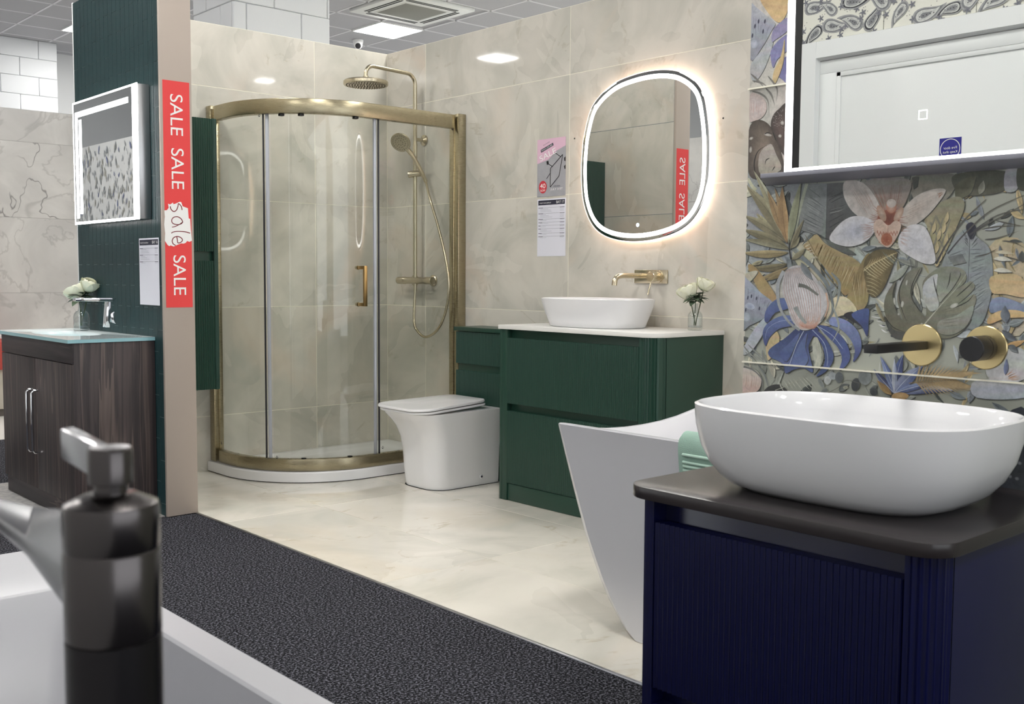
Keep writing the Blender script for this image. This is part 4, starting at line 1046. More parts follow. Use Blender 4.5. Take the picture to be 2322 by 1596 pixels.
# mint towel folded over the near rim
tw = thing('towel', 'folded mint green ribbed towel over the bath rim', 'towel', (2.25, 1.65, .64))
def towel(off, name, y0, y1, inset):
    pr = [(BCX-.398+.05-off*.5, .52), (BCX-.372-off*.2, .60), (BCX-.372-off*.1, .642+off), (BCX-.398-off*.4, .652+off), (BCX-.412-off, .636), (BCX-.408-off, .58), (BCX-.395-off, .50), (BCX-.383-off, .40), (BCX-.372-off, .30)]
    pr = smooth_path([(x, 0, z) for x, z in pr], 6); th_ = .007; rings = []
    n = 40
    P2 = []
    for i, p in enumerate(pr):
        t = (pr[min(i+1, len(pr)-1)]-pr[max(i-1, 0)]).normalized(); nn = Vector((t.z, 0, -t.x))
        if i == 0: s_ = 1
        P2.append((p, nn))
    def edge(y):
        return [Vector((p.x, y, p.z)) for p, nn in P2] + [Vector((p.x+nn.x*th_, y, p.z+nn.z*th_)) for p, nn in reversed(P2)]
    o = MB().loft([edge(y1), edge(y0)]).build(name, M_MINT, tw, smooth=50); return o, P2
towel(.0, 'inner_fold', 1.40, 1.80, 0); o_, P2 = towel(.011, 'outer_fold', 1.40, 1.79, 0)
rbm = MB()
for k in range(13):
    zz = .612-.0165*k
    i = min(range(len(P2)//2, len(P2)), key=lambda j: abs(P2[j][0].z-zz)); p, nn = P2[i]
    xr_ = min(p.x, p.x+nn.x*.007)-.0005; rbm.tube([(xr_, 1.775, p.z), (xr_, 1.41, p.z)], .0045, 8)
rbm.build('ribs', mat('mint_rib', (176, 204, 191), .9), o_, smooth=60)

# ------------------------------------------------------------------ navy vanity, black top, basin
nv = thing('navy_vanity', 'navy blue fluted vanity unit standing in the foreground', 'vanity unit', (1.72, .99, .001))
NF, NY0, NY1, NT_ = 1.462, .70, 1.285, .682
rn = .05
bx('carcass', (NF+.035, NY0+.004, .001), (XP-.001, NY1-.004, NT_), M_NAVY, nv, bevel=.001)
bx('side_panel', (NF+rn, NY0, .001), (XP-.001, NY0+.006, NT_), M_NAVY, nv, bevel=.001)
bx('side_panel', (NF+rn, NY1-.006, .001), (XP-.001, NY1, NT_), M_NAVY, nv, bevel=.001)
fluted_corner(nv, M_NAVY, NF+rn, NY0+rn, rn, -1, -1, .001, NT_, .0, pitch=.0115, depth=.0042)
fluted_corner(nv, M_NAVY, NF+rn, NY1-rn, rn, -1, 1, .001, NT_, .0, pitch=.0115, depth=.0042)
fluted_front('drawer', 'x', NF, NF+.03, NY0+rn+.003, NY1-rn-.003, .33, .640, M_NAVY, nv, pitch=.0115, depth=.0046)
fluted_front('drawer', 'x', NF, NF+.03, NY0+rn+.003, NY1-rn-.003, .02, .30, M_NAVY, nv, pitch=.0115, depth=.0046)
bw_ = worktop('worktop', 'matt black worktop with rounded corners on the navy vanity', NF-.018, XP-.001, NY0-.016, NY1+.016, .055, NT_+.0005, .705, M_BTOP, near_only=False)
vessel('countertop_basin', 'large white rounded basin standing on the black worktop', 1.69, .975, .200, .270, 3.3, .7055, .856,
       [(0, .70), (.06, .765), (.15, .83), (.3, .90), (.5, .955), (.75, .99), (1, 1)], .011, M_CER)

# black and gold wall tap on the printed tiles
c1, c2 = onx(2092, 782, XP), onx(2237, 788, XP)
sp_ = thing('wall_spout', 'square black basin spout on a round gold plate', 'tap', (XP-.006, c1.y, c1.z))
M_DISC = mat('gold_disc', (220, 200, 150), .3, 1)
MB().lathe([(.0405, -.002), (.0405, -.005), (.039, -.0065), (0, -.0066)], (XP, c1.y, c1.z), (1, 0, 0), 48).build('cover_plate', M_DISC, sp_, smooth=35)
bx('spout', (XP-.196, c1.y-.0135, c1.z-.008), (XP-.0068, c1.y+.0135, c1.z+.008), M_BLACK, sp_, bevel=.001)
kn_ = thing('tap_knob', 'round black tap knob on a gold plate', 'tap', (XP-.006, c2.y, c2.z))
MB().lathe([(.0405, -.002), (.0405, -.005), (.039, -.0065), (0, -.0066)], (XP, c2.y, c2.z), (1, 0, 0), 48).build('cover_plate', M_DISC, kn_, smooth=35)
MB().lathe([(.023, -.0068), (.023, -.022), (.0215, -.0225), (.0215, -.024), (.023, -.0245), (.023, -.062), (.022, -.063), (0, -.063)], (XP, c2.y, c2.z), (1, 0, 0), 40).build('knob', M_BLACK, kn_, smooth=35)
MB().tube([(XP-.055, c2.y+.003, c2.z-.021), (XP-.055, c2.y+.003, c2.z-.026)], .002, 8).build('screw', M_BRASSP, kn_)

# lit mirror and shelf on the printed tiles
m2 = thing('lit_mirror', 'large rectangular mirror with glowing edges above the gold plated taps', 'mirror', (XP-.04, .7, 1.32))
X2 = XP-.04; e0, e1 = onx(1791, 200, X2).y+.0085, onx(1791, 200, X2).y-.0085; zb2 = onx(1724, 394, XP-.062).z+.0004
bx('body', (X2+.004, .1, zb2), (XP-.0005, e0, 2.1), M_ALU, m2, bevel=.001)
bx('light_band', (X2-.001, e1, zb2+.008), (X2+.004, e0, 2.1), M_LED, m2, bevel=.0005)
bx('light_band', (X2-.001, .1, zb2), (X2+.004, e0, zb2+.008), M_LED, m2, bevel=.0005)
bx('glass', (X2, .1, zb2+.008), (X2+.004, e1, 2.1), M_MIRROR, m2, bevel=0)
ic = onx(2093, 260, X2); im = MB()
for i0, i1, r0 in ((.0075, .0085, 0),):
    a = [(sx*.0085, sy*.0085) for sx, sy in ((-1, -1), (1, -1), (1, 1), (-1, 1))]; b = [(x*.9, y*.9) for x, y in a]
    im.add([(X2-.0004, ic.y+x, ic.z+y) for x, y in a+b], [(i, (i+1) % 4, 4+(i+1) % 4, 4+i) for i in range(4)])
im.build('touch_icon', M_LED, m2)
xs_ = XP-.062
f_t, f_b, b_b = onx(1724, 394, xs_), onx(1724, 404, xs_), onx(1737, 422, XP-.001)
ms = MB(); P_ = [(xs_, f_t.y, f_t.z), (xs_, f_b.y, f_b.z), (XP-.001, b_b.y, b_b.z), (XP-.001, b_b.y, f_t.z)]
ms.loft([[Vector(p) for p in P_], [Vector((p[0], .1, p[2])) for p in P_]])
so = ms.build('mirror_shelf', mat('grey_shelf', (138, 138, 148), .45), None, bevel=.001, org=(XP, .7, 1.29)); tag(so, 'slim grey shelf under the lit rectangular mirror', 'shelf')

# ------------------------------------------------------------------ foreground bath and floor standing tap
nb = thing('rim_bath', 'white bath with a flat rim at the lower left corner', 'bath', (.33, 1.35, .001))
bx0, bx1, by0, by1, bzz = -.06, .686, .50, 2.09, .56
def rr4(x0, x1, y0, y1, r, z): return rrect((x0+x1)/2, (y0+y1)/2, (x1-x0)/2, (y1-y0)/2, r, z, 5)
MB().loft([rr4(bx0+.03, bx1-.03, by0+.03, by1-.03, .03, .001), rr4(bx0+.03, bx1-.03, by0+.03, by1-.03, .03, .52), rr4(bx0, bx1, by0, by1, .03, .525), rr4(bx0, bx1, by0, by1, .03, bzz-.004), rr4(bx0+.004, bx1-.004, by0+.004, by1-.004, .03, bzz),
           rr4(bx0+.052, bx1-.052, by0+.16, by1-.28, .03, bzz), rr4(bx0+.056, bx1-.056, by0+.165, by1-.285, .035, bzz-.004), rr4(bx0+.075, bx1-.075, by0+.2, by1-.36, .07, .4), rr4(bx0+.11, bx1-.11, by0+.25, by1-.5, .1, .2), rr4(bx0+.2, bx1-.2, by0+.35, by1-.65, .1, .16)]).build('shell', mat('near_acrylic', (184, 184, 189), .34), nb, smooth=35)
# tap
TX, TY = [ (CP+ray(255, 1300)*.56)[i] for i in (0, 1)]
def tz(py): d = ray(255, py); return CAMH+d.z*(.56)
ft = thing('floor_tap', 'gunmetal floor standing bath tap with flat spout and lever in the foreground', 'tap', (TX, TY, .56))
rt = .0247
zA, zB, zC, zD, zE = tz(1440), tz(1240), tz(1150), tz(1120), tz(1010)
MB().lathe([(rt, .5615), (rt, zA-.001)], (TX, TY, 0), n=48).build('column', brushed('gunmetal_dark', (58, 56, 58), .34, (40, 40, 1)), ft, smooth=40)
MB().lathe([(.03, .5605), (.03, .566), (.026, .57)], (TX, TY, 0), n=40).build('base_flange', M_GUN, ft, smooth=40)
MB().lathe([(rt*.97, zA-.001), (rt, zA+.001), (rt, zB-.0012), (rt*.975, zB), (rt, zB+.0012), (rt, zC), (rt*.97, zC+.003), (rt*.55, zD+.001), (0, zD+.001)], (TX, TY, 0), n=48).build('body', M_GUN, ft, smooth=30)
kn3 = MB().lathe([(.0085, zD-.002), (.0085, zD+.006), (.0115, zD+.007), (.0115, zE-.002), (.0105, zE), (0, zE+.0005)], (TX, TY, 0), n=36).build('knob', M_GUN, ft, smooth=30)
# lever: small upright plate leaving the knob backwards and up
def prism8(a, b): return MB().loft([a, b])
e0 = Vector((TX, TY, zE-.011)); best = None
for k in range(10, 90):
    for q in range(0, 12):
        e1 = e0+Vector((-.12, 1, q*.06)).normalized()*(k*.001); x, y = proj(e1); c = (x-152)**2+(y-1003)**2
        if best is None or c < best[0]: best = (c, e1)
e1 = best[1]; up = Vector((0, 0, .0085)); sd = Vector((.0045, .001, 0))
prism8([e0-sd-up, e0+sd-up, e0+sd+up*1.15, e0-sd+up*1.15], [e1-sd-up, e1+sd-up, e1+sd+up, e1-sd+up]).build('lever', mat('satin_grey_metal', (176, 176, 180), .22, .9), kn3, bevel=.0015)
# spout: wedge that is deep at the body and thins towards its lip over the bath
def tp(x, y, dep): return CP+ray(x, y)*dep
root = [tp(165, 1300, .556), tp(165, 1405, .556), tp(190, 1330, .585), tp(190, 1155, .585)]
mid = [tp(60, 1222, .62), tp(60, 1262, .62), tp(75, 1240, .66), tp(75, 1146, .66)]
lip = [tp(-70, 1128, .72), tp(-70, 1146, .72), tp(-50, 1140, .75), tp(-50, 1118, .75)]
MB().loft([root, mid, lip]).build('spout', mat('satin_gun', (150, 150, 154), .25, .9), ft, bevel=.0015)
# ------------------------------------------------------------------ flat print on tiles
class Paint:
    def __init__(s, f, step=.0000022): s.f = f; s.v = []; s.fc = []; s.c = []; s.d = .0003; s.step = step; s.r = random.Random(11)
    def col(s, c, j=0.):
        k = 1+s.r.uniform(-j, j); c = lin(c); y = .3*c[0]+.55*c[1]+.15*c[2]; return tuple(min(1, (x*.82+y*.18)*k*.84) for x in c[:3])+(1,)
    def nxt(s): s.d += s.step
    def put(s, pts, cols, faces):
        b = len(s.v); s.v += [s.f(p[0], p[1], s.d) for p in pts]; s.c += cols; s.fc += [tuple(b+i for i in q) for q in faces]
    def lerp(s, a, b, t): return tuple(x+(y-x)*t for x, y in zip(a, b))
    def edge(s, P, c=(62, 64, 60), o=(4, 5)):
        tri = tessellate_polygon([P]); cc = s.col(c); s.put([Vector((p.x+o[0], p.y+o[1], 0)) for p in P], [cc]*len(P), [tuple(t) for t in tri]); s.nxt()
    def leaf(s, p0, p1, w, bend, ca, cb, rib=None, veins=0, vc=None, n=14, fat=.85, split=True):
        s.nxt(); p0, p1 = Vector((*p0, 0)), Vector((*p1, 0)); d = p1-p0; L = d.length; nn = Vector((-d.y, d.x, 0)).normalized(); ctl = (p0+p1)/2+nn*bend
        ca, cb = s.col(ca), s.col(cb); rows = []; cols = []; sp = []
        for i in range(n+1):
            t = i/n; c = p0*(1-t)**2+ctl*2*t*(1-t)+p1*t*t; tg = ((ctl-p0)*(1-t)+(p1-ctl)*t).normalized(); m = Vector((-tg.y, tg.x, 0))
            wd = w*sin(pi*min(1, t**fat))+.6; sp.append((c, m, wd))
            for j in range(7):
                u = (j-3)/3; rows.append(c+m*wd*u)
                k = (u*.5+.5); k = k*k*(3-2*k); k = min(1, max(0, k*(.75+.5*s.r.random()*.4)+.12*sin(9*t+u*3)))
                cc = s.lerp(ca, cb, k); dk = .82+.18*abs(u); cols.append(tuple(x*(dk if split else 1) for x in cc[:3])+(1,))
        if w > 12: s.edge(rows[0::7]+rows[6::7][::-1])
        s.put(rows, cols, [(i*7+j, i*7+j+1, (i+1)*7+j+1, (i+1)*7+j) for i in range(n) for j in range(6)])
        for k in range(veins):
            t = (k+.7)/(veins+.6); i = min(n-1, int(t*n)); c, m, wd = sp[i]; c2 = sp[min(n, i+2)][0]
            for sg in (-1, 1): s.stroke([c, c.lerp(c2, .7)+m*sg*wd*.55, c2+m*sg*wd*.86], 2.4, .8, vc or rib, new=(k == 0 and sg < 0))
        if rib: s.stroke([q[0] for q in sp[::2]], 3.2, 1.2, rib)
    def stroke(s, pts, w0, w1, c0, c1=None, k=5, taper=False, new=True):
        if new: s.nxt()
        P = smooth_path([(p[0], p[1], 0) for p in pts], k); c0 = s.col(c0); c1 = s.col(c1) if c1 else c0; vs = []; cs = []; n = len(P)
        for i, p in enumerate(P):
            t = P[min(i+1, n-1)]-P[max(i-1, 0)]; t = t.normalized() if t.length else Vector((1, 0, 0)); q = i/(n-1)
            wd = (w0+(w1-w0)*q)*(sin(pi*min(1, .06+q*.9)) if taper else 1)/2; m = Vector((-t.y, t.x, 0))*wd
            vs += [p-m, p+m]; cs += [s.lerp(c0, c1, q)]*2
        s.put(vs, cs, [(2*i, 2*i+1, 2*i+3, 2*i+2) for i in range(n-1)])
    def blob(s, pts, ci, co, k=5, rings=4, centre=None, sharp=False):
        s.nxt(); P = [Vector((*p, 0)) for p in pts] if sharp else smooth_path([(*p, 0) for p in pts], k, True)
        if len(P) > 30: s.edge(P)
        c = Vector((*centre, 0)) if centre else sum(P, Vector())/len(P); ci, co = s.col(ci), s.col(co); vs = []; cs = []; n = len(P)
        for r in range(rings+1):
            q = r/rings
            for p in P: vs.append(p.lerp(c, q)); kk = min(1, max(0, q+s.r.uniform(-.08, .08))); cs.append(s.lerp(co, ci, kk))
        s.put(vs, cs, [(r*n+i, r*n+(i+1) % n, (r+1)*n+(i+1) % n, (r+1)*n+i) for r in range(rings) for i in range(n)])
    def poly(s, pts, ca, cb=None, dr=(0, 1), k=4, sharp=False, jit=.06, sh=True):
        s.nxt(); P = [Vector((*p, 0)) for p in pts] if sharp else smooth_path([(*p, 0) for p in pts], k, True)
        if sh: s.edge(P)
        tri = tessellate_polygon([P]); D = Vector((*dr, 0)); pr = [p.dot(D) for p in P]; lo, hi = min(pr), max(pr)
        a, b = s.col(ca), s.col(cb or ca); s.put(P, [tuple(x*(1+s.r.uniform(-jit, jit)) for x in s.lerp(a, b, (q-lo)/(hi-lo+1e-9))[:3])+(1,) for q in pr], [tuple(t) for t in tri])
    def ell(s, x, y, a, b, rot, ci, co, n=18):
        c, sn = cos(R(rot)), sin(R(rot)); s.blob([(x+a*cos(2*pi*i/n)*c-b*sin(2*pi*i/n)*sn, y+a*cos(2*pi*i/n)*sn+b*sin(2*pi*i/n)*c) for i in range(n)], ci, co, rings=3, sharp=True)
    def streaks(s, a, b, c, d, n, w_, col, col2=None, jit=.15):
        """strokes filling between segment a-b (starts) and c-d (ends)"""
        a, b, c, d = [Vector((*p, 0)) for p in (a, b, c, d)]
        for i in range(n):
            t = (i+.5)/n+s.r.uniform(-jit, jit)/n*3; p, q = a.lerp(b, t), c.lerp(d, t); m = (p+q)/2+Vector((s.r.uniform(-5, 5), s.r.uniform(-5, 5), 0))
            p2 = p.lerp(q, s.r.uniform(0, .2)); q2 = p.lerp(q, s.r.uniform(.7, 1)); s.stroke([p2, m, q2], w_*s.r.uniform(.6, 1.3), w_*.4, col, col2, taper=True, new=(i == 0))
    def build(s, name, mt, parent):
        me = bpy.data.meshes.new(name); o = ORG[parent.name]; me.from_pydata([p-o for p in s.v], [], s.fc)
        at = me.color_attributes.new('Col', 'FLOAT_COLOR', 'POINT'); at.data.foreach_set('color', [x for c in s.c for x in c]); me.materials.append(mt)
        ob = link_mesh(name, me, parent, o); ob['kind'] = 'stuff'; return ob
def print_mat(name, mottle=.36, rough=.34):
    t = NT(name); a = t.n('ShaderNodeAttribute', attribute_name='Col').outputs['Color']; p = t.pos()
    n1 = t.noise(p, 60, 6, .6, .65); n2 = t.noise(p, 260, 4, 0, .6)
    f = t.math('ADD', t.math('MULTIPLY', n1, .7), t.math('MULTIPLY', n2, .3))
    v = t.math('ADD', t.math('MULTIPLY', t.math('SUBTRACT', f, .5), mottle*4), 1.)
    m = t.n('ShaderNodeVectorMath', operation='SCALE'); t.l(a, m.inputs[0]); t.l(v, m.inputs['Scale'])
    t.l(m.outputs[0], t.b.inputs['Base Color']); t.b.inputs['Roughness'].default_value = rough; return t.m
M_PRINT = print_mat('floral_ink')
def fA(x, y, d): p = onx(1660+x/3.0695, 380+y/3.0695, XP-d); return Vector((XP-d, min(p.y, YN-.001), p.z))
def fT(x, y, d): p = onx(1690+x/3.714, y/3.714, XP-d); return Vector((XP-d, min(p.y, YN-.001), p.z))
A = Paint(fA)
GR, DG, LG = (136, 141, 138), (84, 88, 86), (176, 182, 180)
OL, DO, LO = (134, 124, 92), (86, 82, 64), (176, 168, 128)
GO, DGO, YE, CRM = (176, 150, 92), (132, 112, 70), (214, 190, 128), (222, 214, 180)
BL, DB, LB = (78, 98, 156), (48, 60, 112), (132, 150, 194)
PK, PKD, RU, PE = (206, 196, 190), (176, 160, 150), (164, 92, 62), (222, 188, 164)
GB = (156, 166, 186)
# soft ground washes
A.poly([(80, 640), (330, 640), (420, 760), (330, 1000), (70, 900)], (196, 200, 196), (206, 204, 194))
A.poly([(1780, 560), (2040, 540), (2050, 1120), (1800, 1100)], (218, 200, 150), (208, 196, 168))
A.poly([(70, 60), (260, 60), (520, 140), (520, 640), (70, 640)], (150, 156, 160), (176, 182, 184))
A.poly([(480, 500), (640, 600), (900, 1000), (560, 1080), (420, 660)], (214, 208, 180), (200, 192, 156))
A.poly([(860, 560), (1200, 600), (1250, 900), (1050, 1000), (900, 900)], (204, 210, 204), (190, 198, 192))
# dense undergrowth behind the main motifs
ur = random.Random(21)
for i in range(330):
    x, y = ur.uniform(60, 2060), ur.uniform(60, 1640); a = ur.uniform(0, 6.28); L = ur.uniform(60, 190)
    k = ur.random()
    if x > 1500: cs = ((206, 184, 130), (196, 176, 124), (150, 158, 166), (126, 136, 142), (188, 196, 200), (96, 100, 98))
    elif y > 1250: cs = ((150, 156, 150), (186, 190, 180), (112, 118, 116), (204, 200, 178), (168, 172, 160), (84, 90, 88))
    else: cs = ((150, 158, 152), (178, 184, 176), (118, 124, 120), (168, 160, 120), (196, 194, 170), (82, 86, 84), (134, 144, 150))
    c_ = ur.choice(cs); A.leaf((x, y), (x+L*cos(a), y+L*sin(a)), ur.uniform(8, 26), ur.uniform(-18, 18), c_, tuple(min(255, int(q*1.2)) for q in c_), rib=tuple(int(q*.72) for q in c_) if k > .4 else None, veins=4 if k > .7 else 0, n=8)
# dark palm behind the orchid
A.poly([(490, 110), (668, 110), (652, 506), (600, 470), (468, 432), (474, 240)], (128, 134, 134), (140, 146, 142), sharp=True)
A.poly([(668, 110), (830, 100), (880, 330), (800, 420), (700, 520), (652, 506)], (96, 99, 98), (84, 86, 84), sharp=True)
A.streaks((520, 130), (480, 420), (660, 240), (650, 490), 9, 9, (96, 102, 104)); A.streaks((500, 160), (480, 400), (655, 270), (650, 480), 6, 4, (168, 174, 172))
A.streaks((668, 180), (660, 470), (830, 110), (800, 390), 8, 7, (56, 58, 60)); A.streaks((668, 300), (668, 330), (800, 260), (810, 290), 3, 3, (170, 172, 168))
A.stroke([(664, 110), (652, 506)], 5, 4, (70, 74, 74)); A.stroke([(520, 110), (470, 300), (440, 470), (430, 560)], 22, 10, (178, 184, 160), (160, 166, 140))
A.streaks((560, 440), (660, 520), (620, 470), (880, 600), 6, 7, (60, 64, 64)); A.poly([(650, 500), (760, 540), (860, 600), (800, 600), (700, 560)], (110, 114, 108), (96, 100, 96))
# top right foliage
A.poly([(1250, 70), (1560, 50), (1520, 190), (1380, 300), (1300, 300)], (128, 126, 112), (150, 148, 132)); A.poly([(1555, 45), (1905, 25), (1900, 150), (1760, 190), (1600, 190), (1550, 150)], (80, 80, 66), (98, 98, 80))
A.poly([(1905, 20), (1985, 10), (1985, 150), (1900, 160)], (176, 178, 182)); A.poly([(1985, 10), (2040, 10), (2040, 150), (1985, 130)], (80, 84, 70))
A.leaf((1560, 220), (1700, 60), 55, -18, (96, 96, 74), (120, 118, 94)); A.leaf((1720, 185), (1750, 90), 22, 8, (140, 140, 124), (170, 168, 150)); A.poly([(1252, 68), (1300, 62), (1290, 130), (1262, 150)], (74, 76, 70), sharp=True)
# yellow lattice
A.poly([(1330, 330), (1400, 270), (1560, 200), (1620, 260), (1560, 420), (1480, 600), (1420, 690), (1400, 560), (1360, 420)], (150, 148, 122), (204, 184, 128))
for a, b in (((1370, 470), (1420, 330)), ((1400, 560), (1470, 350)), ((1420, 640), (1520, 360)), ((1380, 380), (1500, 610)), ((1420, 340), (1530, 560)), ((1350, 430), (1450, 670))): A.stroke([a, b], 15, 9, (146, 142, 122))
for x, y, a in ((1395, 420, 70), (1430, 470, 70), (1415, 560, 70), (1465, 420, 68), (1480, 500, 68), (1440, 620, 72), (1485, 350, 60)): A.leaf((x, y+38), (x+18, y-44), 13, 4, (206, 186, 132), (222, 202, 150), split=False)
# large grey palm right
A.poly([(1480, 620), (1560, 480), (1650, 420), (1700, 480), (1790, 560), (1815, 720), (1800, 900), (1740, 1080), (1640, 1120), (1560, 900), (1470, 720)], (166, 174, 176), (138, 148, 150))
A.streaks((1490, 620), (1480, 760), (1640, 560), (1640, 830), 9, 10, (112, 120, 122)); A.streaks((1650, 560), (1650, 1060), (1760, 560), (1810, 900), 15, 7, (104, 112, 116)); A.streaks((1650, 640), (1650, 1060), (1800, 640), (1800, 960), 8, 3, (196, 202, 202))
A.stroke([(1655, 420), (1650, 640), (1635, 870)], 5, 4, (96, 102, 104)); A.poly([(1500, 620), (1600, 600), (1630, 660), (1540, 680)], (120, 124, 124), (140, 144, 140), sharp=True)
A.blob([(1630, 400), (1670, 380), (1700, 420), (1690, 480), (1660, 500), (1635, 450)], (40, 40, 58), (60, 60, 76))
A.streaks((1600, 430), (1620, 520), (1650, 500), (1650, 560), 5, 6, (76, 82, 84)); A.streaks((1700, 420), (1720, 520), (1655, 520), (1655, 580), 5, 6, (84, 90, 90))
for pts, w0 in (([(1420, 670), (1500, 520), (1620, 360), (1770, 220)], 16), ([(1500, 600), (1620, 460), (1800, 300), (2040, 190)], 12), ([(1650, 470), (1760, 400), (1900, 330), (2040, 250)], 13), ([(1680, 440), (1850, 330), (2040, 290)], 8)):
    A.stroke(pts, w0, 6, (72, 72, 78), (120, 116, 100))
for pts in ([(1740, 430), (1850, 410), (2040, 405)], [(1760, 500), (1850, 490), (2000, 440)], [(1840, 370), (1930, 390), (2040, 410)], [(1690, 620), (1780, 600), (1850, 560)], [(1880, 510), (1960, 520), (2040, 560)], [(1900, 620), (1980, 640), (2040, 660)]): A.stroke(pts, 15, 3, (78, 80, 84), (120, 110, 84), taper=True)
for y in (640, 720): A.leaf((1820, y-4), (1950, y+8), 16, -16, (232, 228, 206), (238, 236, 222), split=False)
A.leaf((1830, 590), (1960, 600), 12, -12, (224, 212, 176), (232, 222, 190), split=False)
A.poly([(1800, 760), (1960, 740), (2040, 800), (2040, 900), (1900, 880), (1810, 870)], (216, 190, 132), (226, 196, 140))
# bromeliad leaves
base = (400, 600)
for tip, w_, bd, a, b in (((70, 330), 34, 30, OL, LO), ((90, 120), 44, 40, OL, LO), ((150, 20), 30, 20, LO, (200, 200, 170))): A.leaf((385, 520), tip, w_, bd, a, b, rib=DO)
A.leaf((340, 440), (245, 160), 26, 12, (176, 140, 88), (204, 168, 112), rib=(120, 92, 56)); A.leaf((375, 480), (296, 140), 20, 14, (190, 156, 104), (210, 176, 122), rib=(130, 98, 60)); A.leaf((383, 525), (350, 130), 34, -26, (178, 140, 88), (208, 166, 104), rib=(126, 90, 50))
A.leaf((395, 540), (480, 100), 26, -14, (168, 172, 136), (150, 154, 116)); A.leaf((405, 570), (500, 360), 16, -8, (160, 150, 116), (130, 122, 88), rib=DO)
A.leaf((395, 560), (60, 430), 30, 26, (122, 112, 78), (158, 150, 112), rib=DO); A.leaf((400, 570), (70, 500), 22, 20, (160, 156, 124), (134, 126, 90)); A.leaf((392, 590), (60, 590), 26, -24, (150, 132, 84), (196, 176, 122), rib=(108, 96, 60))
A.leaf((385, 668), (130, 692), 24, -40, (116, 104, 68), (150, 140, 100), rib=(70, 62, 40)); A.stroke([(132, 692), (220, 672), (300, 668)], 12, 2, (34, 32, 34), (110, 98, 66), taper=True)
A.leaf((395, 690), (140, 800), 13, -8, (150, 128, 78), (176, 156, 106)); A.leaf((400, 720), (230, 790), 16, 6, (140, 120, 70), (168, 148, 98)); A.leaf((415, 640), (510, 560), 18, 10, LO, OL); A.leaf((410, 560), (470, 480), 16, 8, (110, 102, 70), LO)
A.stroke([(400, 500), (398, 560), (410, 640)], 5, 9, (40, 36, 34)); A.poly([(110, 690), (170, 700), (310, 900), (270, 945), (200, 880)], (168, 138, 80), (186, 156, 98)); A.poly([(85, 740), (180, 720), (120, 800), (80, 800)], (196, 192, 168))
# gold banana leaves
A.poly([(495, 545), (540, 500), (590, 465), (650, 530), (760, 590), (860, 640), (905, 700), (850, 800), (790, 890), (720, 800), (640, 690), (560, 600)], (186, 164, 112), (160, 136, 82))
A.poly([(905, 650), (960, 600), (950, 760), (945, 930), (880, 1005), (800, 930), (830, 830)], (150, 128, 78), (170, 148, 96))
A.streaks((600, 500), (880, 700), (560, 600), (790, 880), 16, 9, (140, 116, 64)); A.streaks((620, 520), (880, 690), (580, 620), (800, 890), 9, 4, (214, 200, 152)); A.streaks((850, 700), (950, 700), (810, 920), (930, 940), 7, 7, (118, 98, 54)); A.streaks((830, 780), (950, 740), (870, 980), (930, 920), 5, 3, (220, 206, 160))
A.stroke([(540, 560), (640, 720), (770, 880), (880, 1000)], 5, 5, (96, 80, 44)); A.stroke([(510, 470), (560, 560), (600, 640)], 4, 3, (120, 104, 64)); A.streaks((490, 540), (560, 640), (540, 510), (610, 640), 8, 5, (238, 232, 206)); A.streaks((580, 640), (760, 900), (640, 720), (780, 900), 8, 4, (160, 150, 108))
A.poly([(680, 925), (790, 900), (870, 1000), (760, 1030), (660, 1050)], (224, 214, 176), (206, 194, 150))
A.blob([(915, 700), (935, 625), (1000, 575), (1085, 565), (1150, 590), (1120, 680), (1060, 830), (1000, 900), (950, 880), (930, 800)], (150, 128, 78), (108, 96, 62))
for i in range(12):
    t = i/11; bx_, by_ = 918+190*t, 705-100*t; A.stroke([(bx_, by_), (bx_+34, by_-10-26*(1-t)), (bx_+46+8*t, by_-40-24*(1-t)+20*t)], 4, 1.5, YE); A.stroke([(bx_, by_), (bx_+40, by_+34), (bx_+90-50*t, by_+70-40*t)], 4, 1.5, (236, 224, 170))
A.stroke([(915, 720), (1000, 660), (1130, 600)], 4, 2, (236, 220, 160))
for i in range(6): A.stroke([(935, 740+26*i), (980, 752+26*i), (1050-8*i, 790+24*i)], 4, 1.5, (222, 208, 154), taper=True)
A.stroke([(935, 590), (1030, 560), (1130, 570), (1180, 610)], 26, 6, (70, 74, 72), (96, 100, 98), taper=True)
# small greens in the middle
A.streaks((1000, 560), (1250, 640), (1150, 690), (1200, 760), 7, 6, (130, 142, 134)); A.leaf((1090, 800), (1240, 650), 24, 18, (190, 196, 186), (160, 168, 150)); A.leaf((1150, 640), (1280, 690), 14, -8, (146, 150, 140), (176, 180, 166)); A.stroke([(1240, 640), (1250, 760), (1200, 840)], 8, 5, (120, 122, 118)); A.stroke([(1280, 600), (1275, 700), (1230, 830)], 10, 6, (126, 126, 118))
# grey-green monstera
mono = [(1330, 1100), (1210, 1180), (1110, 1110), (1060, 1000), (1070, 890), (1140, 790), (1125, 900), (1150, 1010), (1190, 1060), (1150, 930), (1165, 830), (1215, 735), (1320, 690), (1275, 790), (1250, 880), (1290, 980), (1345, 1035), (1350, 960), (1330, 880), (1330, 790), (1400, 720), (1470, 690), (1550, 690), (1620, 720), (1625, 790), (1560, 850), (1655, 790), (1690, 830), (1640, 890), (1560, 960), (1680, 880), (1695, 940), (1640, 1020), (1540, 1060), (1660, 1040), (1640, 1100), (1560, 1170), (1460, 1190), (1390, 1150)]
A.poly(mono, (150, 152, 132), (104, 102, 82), (-.7, .7), k=3)
A.poly([(1340, 800), (1430, 740), (1420, 860), (1440, 960), (1380, 1000), (1330, 900)], (206, 212, 210), (180, 184, 176)); A.poly([(1430, 760), (1520, 700), (1590, 730), (1540, 830), (1480, 900), (1440, 930)], (140, 142, 128), (170, 172, 158))
